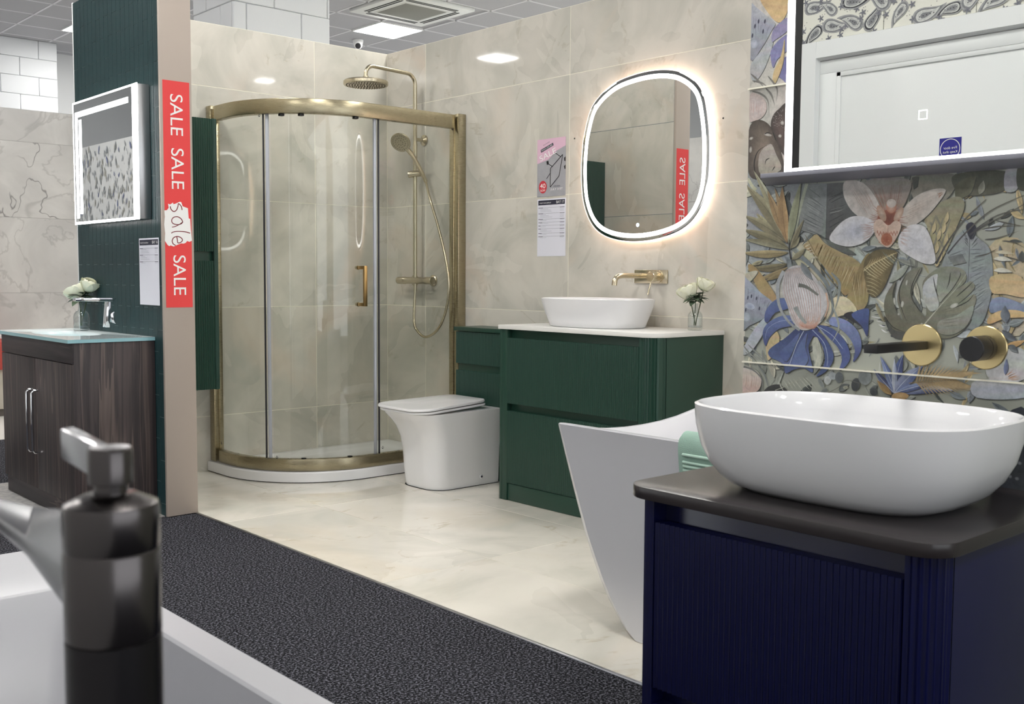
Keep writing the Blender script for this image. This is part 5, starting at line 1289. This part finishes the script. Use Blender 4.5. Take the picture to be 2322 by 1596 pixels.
A.poly([(1440, 1070), (1560, 1030), (1680, 960), (1640, 1090), (1540, 1160), (1440, 1150)], (164, 168, 156), (140, 140, 124)); A.streaks((1440, 960), (1440, 1120), (1640, 900), (1620, 1100), 7, 6, (112, 112, 96))
for pts in ([(1140, 800), (1120, 900), (1150, 1020)], [(1215, 740), (1165, 850), (1180, 980), (1220, 1080)], [(1310, 700), (1250, 830), (1260, 930), (1340, 1030)], [(1400, 760), (1420, 860), (1440, 900)], [(1520, 730), (1510, 800), (1490, 850)], [(1560, 900), (1640, 830), (1680, 790)], [(1540, 980), (1640, 930), (1690, 870)], [(1060, 1030), (1120, 1110), (1220, 1150)]): A.stroke(pts, 10, 3, (44, 44, 42), taper=True)
for x, y, a, b, r_ in ((1185, 950, 10, 22, 10), (1130, 930, 7, 26, -8), (1345, 905, 6, 24, -20), (1160, 1020, 8, 8, 0), (1215, 800, 6, 20, 12), (1320, 1090, 9, 9, 0), (1545, 960, 30, 14, -25)): A.ell(x, y, a, b, r_, (206, 206, 196), (180, 180, 166))
A.stroke([(1338, 1092), (1450, 960), (1560, 840), (1630, 740)], 8, 3, (186, 186, 166)); A.poly([(1055, 1030), (1110, 1120), (1230, 1155), (1200, 1190), (1110, 1170)], (62, 62, 60), (90, 90, 84))
# stripes by the blue triangle
A.poly([(775, 1030), (860, 1010), (950, 1170), (890, 1100)], (46, 44, 54), (60, 58, 66)); A.poly([(830, 1020), (945, 980), (950, 1060), (940, 1175), (900, 1100)], BL, DB); A.streaks((950, 985), (1120, 1190), (1010, 970), (1140, 1210), 6, 10, (60, 66, 76)); A.streaks((960, 1020), (1050, 1150), (1040, 1020), (1130, 1200), 4, 10, (222, 224, 222)); A.leaf((1000, 940), (1060, 1080), 12, 6, OL, LO)
# left grey flower
A.poly([(70, 780), (120, 790), (200, 870), (290, 950), (230, 1040), (120, 1100), (70, 1110)], (170, 180, 200), (140, 148, 156)); A.poly([(70, 1290), (130, 1160), (230, 1040), (240, 1100), (190, 1200), (120, 1290)], (176, 184, 196), (190, 196, 200)); A.streaks((80, 800), (280, 940), (80, 900), (250, 1040), 7, 5, (120, 128, 140))
for x, y in ((110, 905), (135, 895), (170, 910), (95, 990), (150, 975), (190, 980)): A.ell(x, y, 5, 14, 8, (50, 52, 76), (70, 74, 96))
A.ell(125, 965, 34, 22, 20, (150, 160, 190), (180, 188, 206)); A.ell(100, 1040, 26, 30, 0, (186, 194, 206), (160, 170, 184))
for pts in ([(80, 1240), (130, 1300), (200, 1350)], [(110, 1230), (180, 1300), (230, 1360)], [(230, 1300), (260, 1350), (300, 1400)], [(90, 1280), (150, 1340), (160, 1380)], [(210, 1270), (220, 1330), (280, 1370)]): A.stroke(pts, 16, 5, (130, 134, 132), (160, 164, 158), taper=True)
A.poly([(250, 1130), (310, 1140), (330, 1200), (290, 1290), (250, 1340), (235, 1250)], (210, 184, 132), (214, 192, 140))
# blue monstera
A.poly([(400, 915), (310, 915), (240, 985), (225, 1060), (250, 1075), (300, 1010), (400, 975)], (96, 116, 172), (70, 86, 142)); A.poly([(440, 1040), (350, 1030), (250, 1080), (213, 1150), (232, 1240), (262, 1180), (330, 1120), (430, 1095)], (104, 122, 178), (66, 80, 138)); A.stroke([(430, 1060), (330, 1070), (250, 1120), (230, 1190)], 4, 2, (150, 166, 210))
A.poly([(480, 1100), (370, 1185), (262, 1262), (262, 1315), (350, 1362), (372, 1430), (430, 1405), (500, 1395), (562, 1425), (548, 1340), (532, 1250), (560, 1180), (600, 1120)], DB, (98, 118, 172)); A.poly([(470, 1150), (390, 1230), (330, 1290), (380, 1350), (440, 1240)], (92, 110, 166), (80, 98, 154)); A.poly([(520, 1150), (450, 1270), (420, 1370), (500, 1380), (530, 1330), (510, 1250)], (88, 106, 162), (100, 120, 174))
A.stroke([(505, 1125), (450, 1230), (400, 1370)], 5, 3, (198, 210, 232)); A.poly([(560, 1120), (640, 1175), (700, 1280), (700, 1350), (650, 1420), (585, 1452), (640, 1370), (640, 1280), (610, 1210), (560, 1160)], (62, 76, 134), (84, 102, 158)); A.stroke([(560, 1130), (640, 1220), (665, 1320), (660, 1380)], 4, 2, (180, 196, 226))
A.poly([(600, 1100), (700, 1120), (790, 1210), (822, 1310), (800, 1370), (745, 1412), (765, 1330), (735, 1250), (670, 1180)], (70, 86, 146), (82, 100, 158)); A.stroke([(610, 1110), (700, 1170), (770, 1260)], 4, 2, (186, 200, 228)); A.poly([(690, 1040), (790, 1060), (870, 1130), (900, 1220), (890, 1290), (842, 1352), (855, 1270), (820, 1190), (750, 1120), (680, 1090)], (136, 152, 200), (60, 74, 132))
A.blob([(560, 1210), (590, 1180), (615, 1240), (625, 1330), (600, 1390), (570, 1340)], (198, 200, 184), (186, 190, 172)); A.stroke([(590, 1200), (600, 1290), (580, 1390)], 2, 2, (226, 222, 196))
# protea bud
A.stroke([(395, 640), (405, 720)], 34, 30, (120, 130, 134), (150, 158, 158)); A.blob([(385, 705), (352, 780), (352, 870), (385, 960), (415, 1060), (480, 1128), (560, 1118), (635, 1055), (668, 970), (655, 880), (605, 800), (545, 725), (465, 680)], (226, 226, 230), (198, 194, 194), centre=(500, 900))
for i in range(15):
    t = i/14; A.stroke([(385+95*t, 705-15*t), (362+240*t, 850), (430+180*t, 1050), (480+90*t, 1122)], 6, 3, (176, 170, 174), (214, 150, 116))
for i in range(26): A.stroke([(455+7*i, 1040+30*sin(i)), (470+5*i, 1090), (485+4*i, 1128-abs(i-13)*1.6)], 2, 4.5, (224, 190, 168), (192, 104, 56), taper=True)
for i in range(10): A.stroke([(380+11*i, 712-2*i), (372+14*i, 745)], 4, 1, (210, 160, 130), (220, 204, 194))
A.stroke([(360, 720), (322, 800), (318, 900), (340, 990), (400, 1080), (470, 1132)], 26, 14, (182, 186, 190), (150, 156, 158)); A.stroke([(462, 818), (520, 832), (600, 888)], 30, 14, (104, 106, 100), (128, 128, 120)); A.stroke([(440, 970), (470, 1030), (515, 1085)], 34, 18, (152, 158, 156), (168, 172, 168))
A.leaf((480, 660), (560, 780), 22, 10, (118, 126, 132), (150, 156, 160)); A.stroke([(480, 620), (570, 700), (650, 800), (690, 900), (700, 1000), (660, 1070)], 30, 14, (130, 140, 146), (110, 118, 118)); A.stroke([(600, 790), (660, 880), (665, 980), (620, 1070)], 22, 12, (176, 178, 178), (130, 134, 130))
A.stroke([(690, 730), (745, 800), (740, 900), (712, 1000)], 30, 8, (128, 138, 140), (150, 156, 150), taper=True); A.stroke([(690, 940), (735, 1060), (738, 1130), (690, 1225)], 22, 6, (146, 156, 150), (170, 176, 164), taper=True); A.stroke([(590, 1100), (630, 1140), (650, 1170)], 8, 3, (150, 160, 180)); A.stroke([(655, 870), (668, 960), (645, 1040)], 12, 8, (216, 170, 140))
# orchid
A.poly([(930, 90), (1230, 80), (1220, 210), (1160, 300), (1040, 300), (950, 200)], (150, 142, 138), (166, 140, 126)); A.streaks((960, 110), (1200, 100), (1050, 300), (1150, 300), 26, 3.5, (136, 118, 110), (150, 82, 58))
A.blob([(782, 100), (776, 190), (825, 290), (900, 352), (985, 380), (1035, 310), (1000, 210), (930, 120), (860, 90)], (184, 174, 166), (206, 198, 192)); A.streaks((800, 120), (920, 110), (960, 370), (1020, 310), 14, 3, (164, 150, 142), (168, 104, 74))
A.blob([(1175, 395), (1235, 412), (1310, 375), (1400, 290), (1488, 160), (1400, 150), (1280, 200), (1190, 290), (1155, 360)], (192, 178, 166), (210, 200, 190)); A.streaks((1190, 300), (1190, 400), (1460, 170), (1330, 350), 14, 3, (176, 150, 132), (196, 184, 174)); A.streaks((1420, 180), (1440, 230), (1480, 165), (1470, 180), 5, 5, (176, 120, 84))
A.blob([(678, 500), (740, 400), (830, 342), (930, 345), (1000, 395), (975, 470), (900, 530), (790, 548)], (186, 190, 206), (222, 220, 222)); A.streaks((960, 400), (950, 480), (720, 440), (720, 510), 16, 2.5, (172, 174, 190), (206, 206, 214)); A.streaks((985, 400), (985, 470), (880, 380), (880, 520), 16, 4, (168, 96, 66), (206, 180, 168))
A.blob([(1165, 470), (1240, 400), (1330, 405), (1375, 470), (1405, 570), (1412, 660), (1340, 668), (1240, 620), (1165, 560)], (214, 214, 222), (224, 222, 224)); A.streaks((1170, 430), (1170, 540), (1390, 560), (1300, 640), 14, 2.5, (196, 196, 206), (216, 216, 222)); A.streaks((1160, 420), (1165, 520), (1270, 400), (1230, 570), 12, 3.5, (170, 100, 70), (208, 186, 176))
for i in range(54):
    a = 2*pi*i/54; r0, r1 = 50, 95+55*A.r.random()
    if sin(a) > .55: continue
    A.stroke([(1085+r0*cos(a), 370+r0*sin(a)), (1085+r1*cos(a), 370+r1*sin(a))], 9, 1.2, (136, 70, 48), (184, 124, 98))
A.ell(1088, 360, 78, 66, 0, (120, 56, 40), (160, 90, 64)); A.ell(1108, 268, 36, 50, 0, (206, 176, 156), (188, 120, 90)); A.ell(1109, 248, 34, 30, 0, (200, 190, 182), (196, 180, 170)); A.ell(1040, 318, 26, 60, -24, (198, 174, 154), (182, 140, 114)); A.ell(1160, 326, 24, 56, 30, (204, 180, 160), (186, 146, 120))
A.blob([(985, 410), (1000, 370), (1035, 360), (1086, 402), (1130, 372), (1165, 378), (1176, 410), (1155, 470), (1110, 540), (1075, 555), (1030, 520), (995, 465)], (212, 178, 156), (222, 192, 172)); A.stroke([(1086, 404), (1084, 470)], 4, 3, (178, 128, 104)); A.ell(1076, 500, 40, 44, 0, (160, 76, 42), (190, 112, 72))
for i in range(14): A.ell(1012+10.5*i, 448+16*abs(sin(i*1.7)), 3, 12, 0, (150, 66, 36), (176, 92, 58))
for i in range(9): A.ell(1025+13*i, 520+12*sin(i*2.1), 4, 4, 0, (220, 150, 112), (190, 110, 70))
# lower band: buds, eucalyptus, blue lily, gold palm
A.poly([(70, 1400), (130, 1390), (200, 1450), (190, 1540), (120, 1580), (60, 1580)], (216, 208, 200), (214, 180, 158)); A.streaks((80, 1400), (180, 1440), (70, 1560), (160, 1560), 8, 4, (184, 176, 170), (206, 140, 104)); A.stroke([(80, 1385), (150, 1410), (210, 1480), (200, 1580)], 14, 6, (130, 130, 126)); A.stroke([(180, 1370), (230, 1450), (260, 1560)], 14, 6, (134, 140, 138), taper=True)
A.blob([(220, 1560), (260, 1520), (330, 1510), (390, 1560), (370, 1600), (240, 1600)], (52, 52, 52), (70, 70, 68)); A.streaks((300, 1480), (520, 1440), (340, 1570), (640, 1560), 8, 9, (196, 198, 182)); A.stroke([(300, 1550), (420, 1500), (540, 1420)], 6, 3, (180, 182, 164))
for x, y, a, b, r_, c in ((620, 1500, 14, 36, -28, (128, 134, 132)), (665, 1480, 24, 30, 10, (176, 180, 178)), (700, 1450, 30, 26, 20, (156, 164, 166)), (745, 1460, 28, 38, 0, (96, 102, 104)), (860, 1510, 30, 46, 10, (62, 66, 68)), (925, 1460, 46, 52, 0, (120, 126, 126)), (985, 1560, 26, 30, -30, (74, 78, 80)), (640, 1560, 18, 30, 40, (110, 116, 114)), (790, 1530, 18, 12, 0, (150, 150, 132))): A.ell(x, y, a, b, r_, c, tuple(int(k*1.18) for k in c))
A.stroke([(640, 1580), (740, 1530), (800, 1480), (940, 1520)], 4, 3, (110, 108, 96))
for tip, w_, bd, a, b in (((985, 1400), 22, -10, (110, 120, 160), DB), ((1030, 1310), 24, 14, LB, BL), ((1190, 1300), 34, -20, BL, DB), ((1130, 1330), 18, 0, (206, 212, 222), LB), ((1330, 1380), 42, -26, (150, 160, 190), BL), ((1545, 1552), 34, -44, (176, 186, 206), (60, 74, 130)), ((1410, 1500), 22, -16, LB, DB)): A.leaf((1130, 1570), tip, w_, bd, a, b, rib=(206, 214, 230))
A.leaf((1110, 1580), (1010, 1480), 22, -8, (196, 160, 96), (150, 116, 60)); A.ell(1170, 1590, 60, 26, 0, (206, 168, 110), (186, 146, 88))
for i in range(16):
    t = i/15; bx_, by_ = 1280+270*t, 1490-14*t
    A.stroke([(bx_, by_), (bx_+20+90*t, by_-70+30*t), (bx_+40+150*t, by_-150+105*t)], 20, 4, (176, 146, 92), (196, 170, 120), taper=True); A.stroke([(bx_, by_), (bx_+40+50*t, by_+40), (bx_+90+120*t, by_+110-40*t)], 18, 4, (170, 140, 84), (196, 170, 122), taper=True)
A.stroke([(1230, 1500), (1400, 1480), (1560, 1476)], 5, 3, (150, 124, 72)); A.poly([(1760, 1280), (1900, 1260), (2040, 1290), (2040, 1470), (1800, 1480)], (206, 206, 202), (196, 198, 200)); A.streaks((1900, 1450), (1920, 1480), (1960, 1400), (2030, 1470), 8, 6, (196, 140, 92)); A.leaf((1900, 1440), (1910, 1330), 16, 4, LB, (110, 116, 150)); A.poly([(1700, 1480), (2040, 1500), (2040, 1600), (1700, 1600)], (196, 200, 204), (180, 186, 196))
# right edge blues and ochres
A.poly([(1800, 930), (1880, 900), (2040, 960), (2040, 1010), (1900, 990), (1800, 1010)], (150, 164, 194), (130, 144, 176)); A.poly([(1780, 1050), (1850, 1000), (1960, 990), (2040, 1010), (2040, 1040), (1900, 1050), (1790, 1090)], (228, 196, 134), (222, 176, 108)); A.leaf((1910, 1080), (1900, 960), 32, -10, (132, 142, 152), (96, 104, 120)); A.leaf((1920, 1090), (2030, 1060), 26, 8, (160, 170, 172), (120, 130, 132)); A.leaf((1880, 1130), (1990, 1210), 24, 16, (86, 90, 96), (130, 140, 150)); A.leaf((1900, 1240), (2040, 1200), 20, 16, (226, 180, 110), (206, 160, 92)); A.leaf((1920, 1240), (1990, 1290), 22, -14, (100, 106, 112), (150, 158, 160)); A.stroke([(1880, 1100), (1960, 1090), (2040, 1060)], 5, 3, (176, 186, 186))
# beside and under the lower basin (dark spotted leaf)
def down(x, y): return ((x-1660)*3.0695, (y-380)*3.0695)
A.poly([down(2262, 960), down(2330, 930), (2080, 2240), down(2255, 1110), down(2268, 1040)], (58, 62, 70), (78, 82, 90))
for x, y in ((2300, 1000), (2312, 1050), (2290, 1080), (2306, 1085), (2284, 1040)): A.ell(*down(x, y), 16, 12, 20, (150, 154, 160), (110, 114, 120))
A.build('printed_pattern', M_PRINT, wn)
# strip left of the lit mirror
T = Paint(fT)
T.poly([(40, -60), (380, -60), (380, 1560), (10, 1560)], (200, 192, 182), (204, 194, 184), sharp=True)
T.poly([(45, 60), (90, 60), (150, 110), (250, 190), (220, 260), (140, 400), (40, 500)], (176, 180, 196), (150, 152, 160)); T.streaks((50, 90), (220, 200), (50, 330), (180, 330), 7, 6, (130, 132, 144))
for x, y in ((112, 180), (165, 180), (82, 220), (60, 300), (150, 265)): T.ell(x, y, 7, 20, 8, (44, 44, 66), (70, 70, 92))
T.ell(75, 370, 30, 36, 0, (190, 194, 208), (168, 174, 192)); T.poly([(40, 560), (130, 430), (240, 270), (220, 420), (150, 600), (70, 690)], (186, 188, 194), (176, 178, 180))
T.poly([(120, -40), (330, -40), (360, 60), (330, 150), (280, 190), (200, 120)], (206, 170, 110), (214, 180, 124)); T.poly([(355, 150), (280, 200), (230, 260), (222, 350), (260, 330), (360, 250)], (136, 130, 170), (150, 146, 186)); T.poly([(360, 290), (270, 350), (215, 430), (215, 500), (235, 570), (270, 500), (360, 410)], (122, 122, 170), (140, 140, 186)); T.poly([(360, 480), (290, 530), (258, 620), (300, 660), (360, 690)], (110, 110, 164), (124, 124, 174)); T.poly([(330, 330), (300, 470), (240, 600), (230, 700), (260, 690), (320, 520)], (206, 178, 122))
for pts in ([(45, 620), (110, 680), (160, 740)], [(60, 680), (140, 700), (190, 735)], [(190, 640), (240, 700), (270, 760), (260, 860)], [(60, 770), (130, 790), (190, 850), (200, 980)], [(170, 740), (220, 800), (250, 900)]): T.stroke(pts, 24, 8, (110, 106, 102), (150, 146, 138), taper=True)
T.blob([(40, 800), (100, 790), (165, 840), (180, 920), (140, 990), (70, 1020), (35, 1010)], (212, 202, 200), (200, 180, 172)); T.streaks((50, 810), (150, 840), (50, 990), (140, 980), 9, 5, (180, 172, 176), (206, 130, 88))
T.blob([(25, 1130), (60, 1030), (130, 1010), (200, 1050), (250, 1140), (300, 1280), (320, 1440), (200, 1500), (60, 1500), (20, 1400)], (146, 128, 112), (84, 74, 66)); T.blob([(360, 890), (280, 920), (230, 980), (215, 1070), (260, 1180), (310, 1290), (370, 1300)], (104, 84, 78), (72, 62, 58))
T.poly([(120, 1300), (210, 1210), (260, 1300), (300, 1430), (130, 1470)], (186, 176, 164), (170, 158, 142))
for x, y, a, b, r_ in ((190, 1135, 34, 12, 12), (50, 1165, 18, 12, -30), (45, 1260, 12, 28, 8), (312, 1035, 16, 18, 0), (292, 1145, 14, 14, 0)): T.ell(x, y, a, b, r_, (214, 208, 200), (150, 140, 130))
for pts in ([(90, 1480), (75, 1380), (110, 1270), (215, 1210)], [(205, 1330), (175, 1350), (168, 1390)], [(250, 1400), (225, 1440)], [(230, 1110), (265, 1200)], [(160, 1130), (190, 1118), (230, 1128)]): T.stroke(pts, 12, 4, (36, 32, 32), taper=True)
for i in range(60): T.ell(T.r.uniform(235, 350), T.r.uniform(920, 1080), 2.5, 2.5, 0, (190, 180, 176), (150, 140, 134))
T.stroke([(20, 1500), (60, 1570), (90, 1600)], 24, 30, (206, 206, 176), (190, 190, 150))
T.build('printed_pattern', M_PRINT, wn)
for z_ in (.9, 1.5): bx('grout_line', (XP-.0062, .2, z_-.0016), (XP, YN, z_+.0016), M_GROUTL, wn, bevel=0)

# paisley tiles over the fire door
PZ0, PZ1, PY0, PY1 = az_+.002, WT+.5, .9, 2.757
for i in range(5):
    for k in range(4): tile(wo, (XD-.004, PY1-.4*(i+1), PZ0+.2*k), (XD+.002, PY1-.4*i, min(PZ1, PZ0+.2*(k+1))), mat('paisley_ground', (226, 226, 216), .3), 'paisley_tile', axes=(1, 2))
def fP(x, y, d): return Vector((XD+.002+d, x, y))
Q = Paint(fP, .000003); NV, MG, LGr = (36, 38, 50), (126, 128, 134), (164, 166, 168)
def paisley(x, y, s_, rot, dark):
    c, sn = cos(rot), sin(rot)
    def tr(a, b): return (x+(a*c-b*sn)*s_, y+(a*sn+b*c)*s_)
    drop = [(-1, 0), (-.8, .42), (-.3, .5), (.3, .42), (.9, .1), (1.35, -.35), (.95, -.3), (.4, -.38), (-.2, -.5), (-.75, -.42)]
    for k, col_ in ((1.18, LGr), (1.0, NV if dark else MG), (.82, (214, 216, 212)), (.66, LGr if dark else (200, 202, 200)), (.4, MG)):
        Q.blob([tr(-.15+(a+.15)*k, b*k) for a, b in drop], col_, col_, k=4, rings=1, centre=tr(-.15, 0))
    for i in range(5): Q.ell(*tr(-.55+.28*i, .02), .05*s_, .05*s_, 0, NV, NV, n=6)
def bloomlet(x, y, s_, col_):
    for i in range(8): a = 2*pi*i/8; Q.leaf((x, y), (x+s_*cos(a), y+s_*sin(a)), s_*.2, 0, col_, col_, n=4, split=False)
    Q.ell(x, y, s_*.25, s_*.25, 0, (60, 62, 76), (60, 62, 76), n=8)
Q_leaf_pad = .0
prnd = random.Random(4)
_old = Q.leaf
for i in range(17):
    for k in range(6):
        x, y = PY1-.05-.105*i+prnd.uniform(-.02, .02), PZ0+.05+.1*k+prnd.uniform(-.02, .02)
        if y > PZ1-.07: continue
        paisley(x, y, .047+prnd.uniform(-.006, .008), prnd.uniform(-.9, .9)+(pi if (i+k) % 2 else 0), (i+k) % 3 == 0)
        for j in range(3): Q.blob([(x+.06*cos(a_)+.012*(1+.5*cos(5*b_))*cos(b_), y+.055*sin(a_)+.012*(1+.5*cos(5*b_))*sin(b_)) for a_ in (prnd.uniform(0, 6.28),) for b_ in [2*pi*q/20 for q in range(20)]], (96, 98, 116), (140, 142, 150), rings=2, sharp=True)
        for j in range(9): Q.ell(x+prnd.uniform(-.07, .07), y+prnd.uniform(-.065, .065), .0022, .0022, 0, MG, MG, n=6)
Q.build('printed_pattern', M_PRINT, wo)
# blue and grey leaf print on the far panel (seen in the cabinet mirror)
Z = Paint(fP, .000003); zr_ = random.Random(9)
for i in range(1300):
    x, y = zr_.uniform(9.95, 12.25), zr_.uniform(.4, 2.36); a = zr_.uniform(-.6, .6)+pi/2; L = zr_.uniform(.03, .1)
    c_ = zr_.choice(((186, 190, 196), (160, 166, 172), (196, 200, 204), (120, 130, 176), (92, 98, 140), (190, 188, 178)))
    if y > 1.5 and c_[2] > 135 and c_[0] < 100: c_ = (150, 154, 158)
    P0 = Vector((x, y, 0)); d = Vector((cos(a), sin(a), 0))*L; m = Vector((-d.y, d.x, 0))*.16
    Z.nxt(); cc = Z.col(c_); Z.put([P0, P0+d*.3+m, P0+d*.7+m*.8, P0+d, P0+d*.7-m*.8, P0+d*.3-m], [cc]*6, [(0, 1, 2, 3, 4, 5)])
Z.build('printed_pattern', M_PRINT, wo)
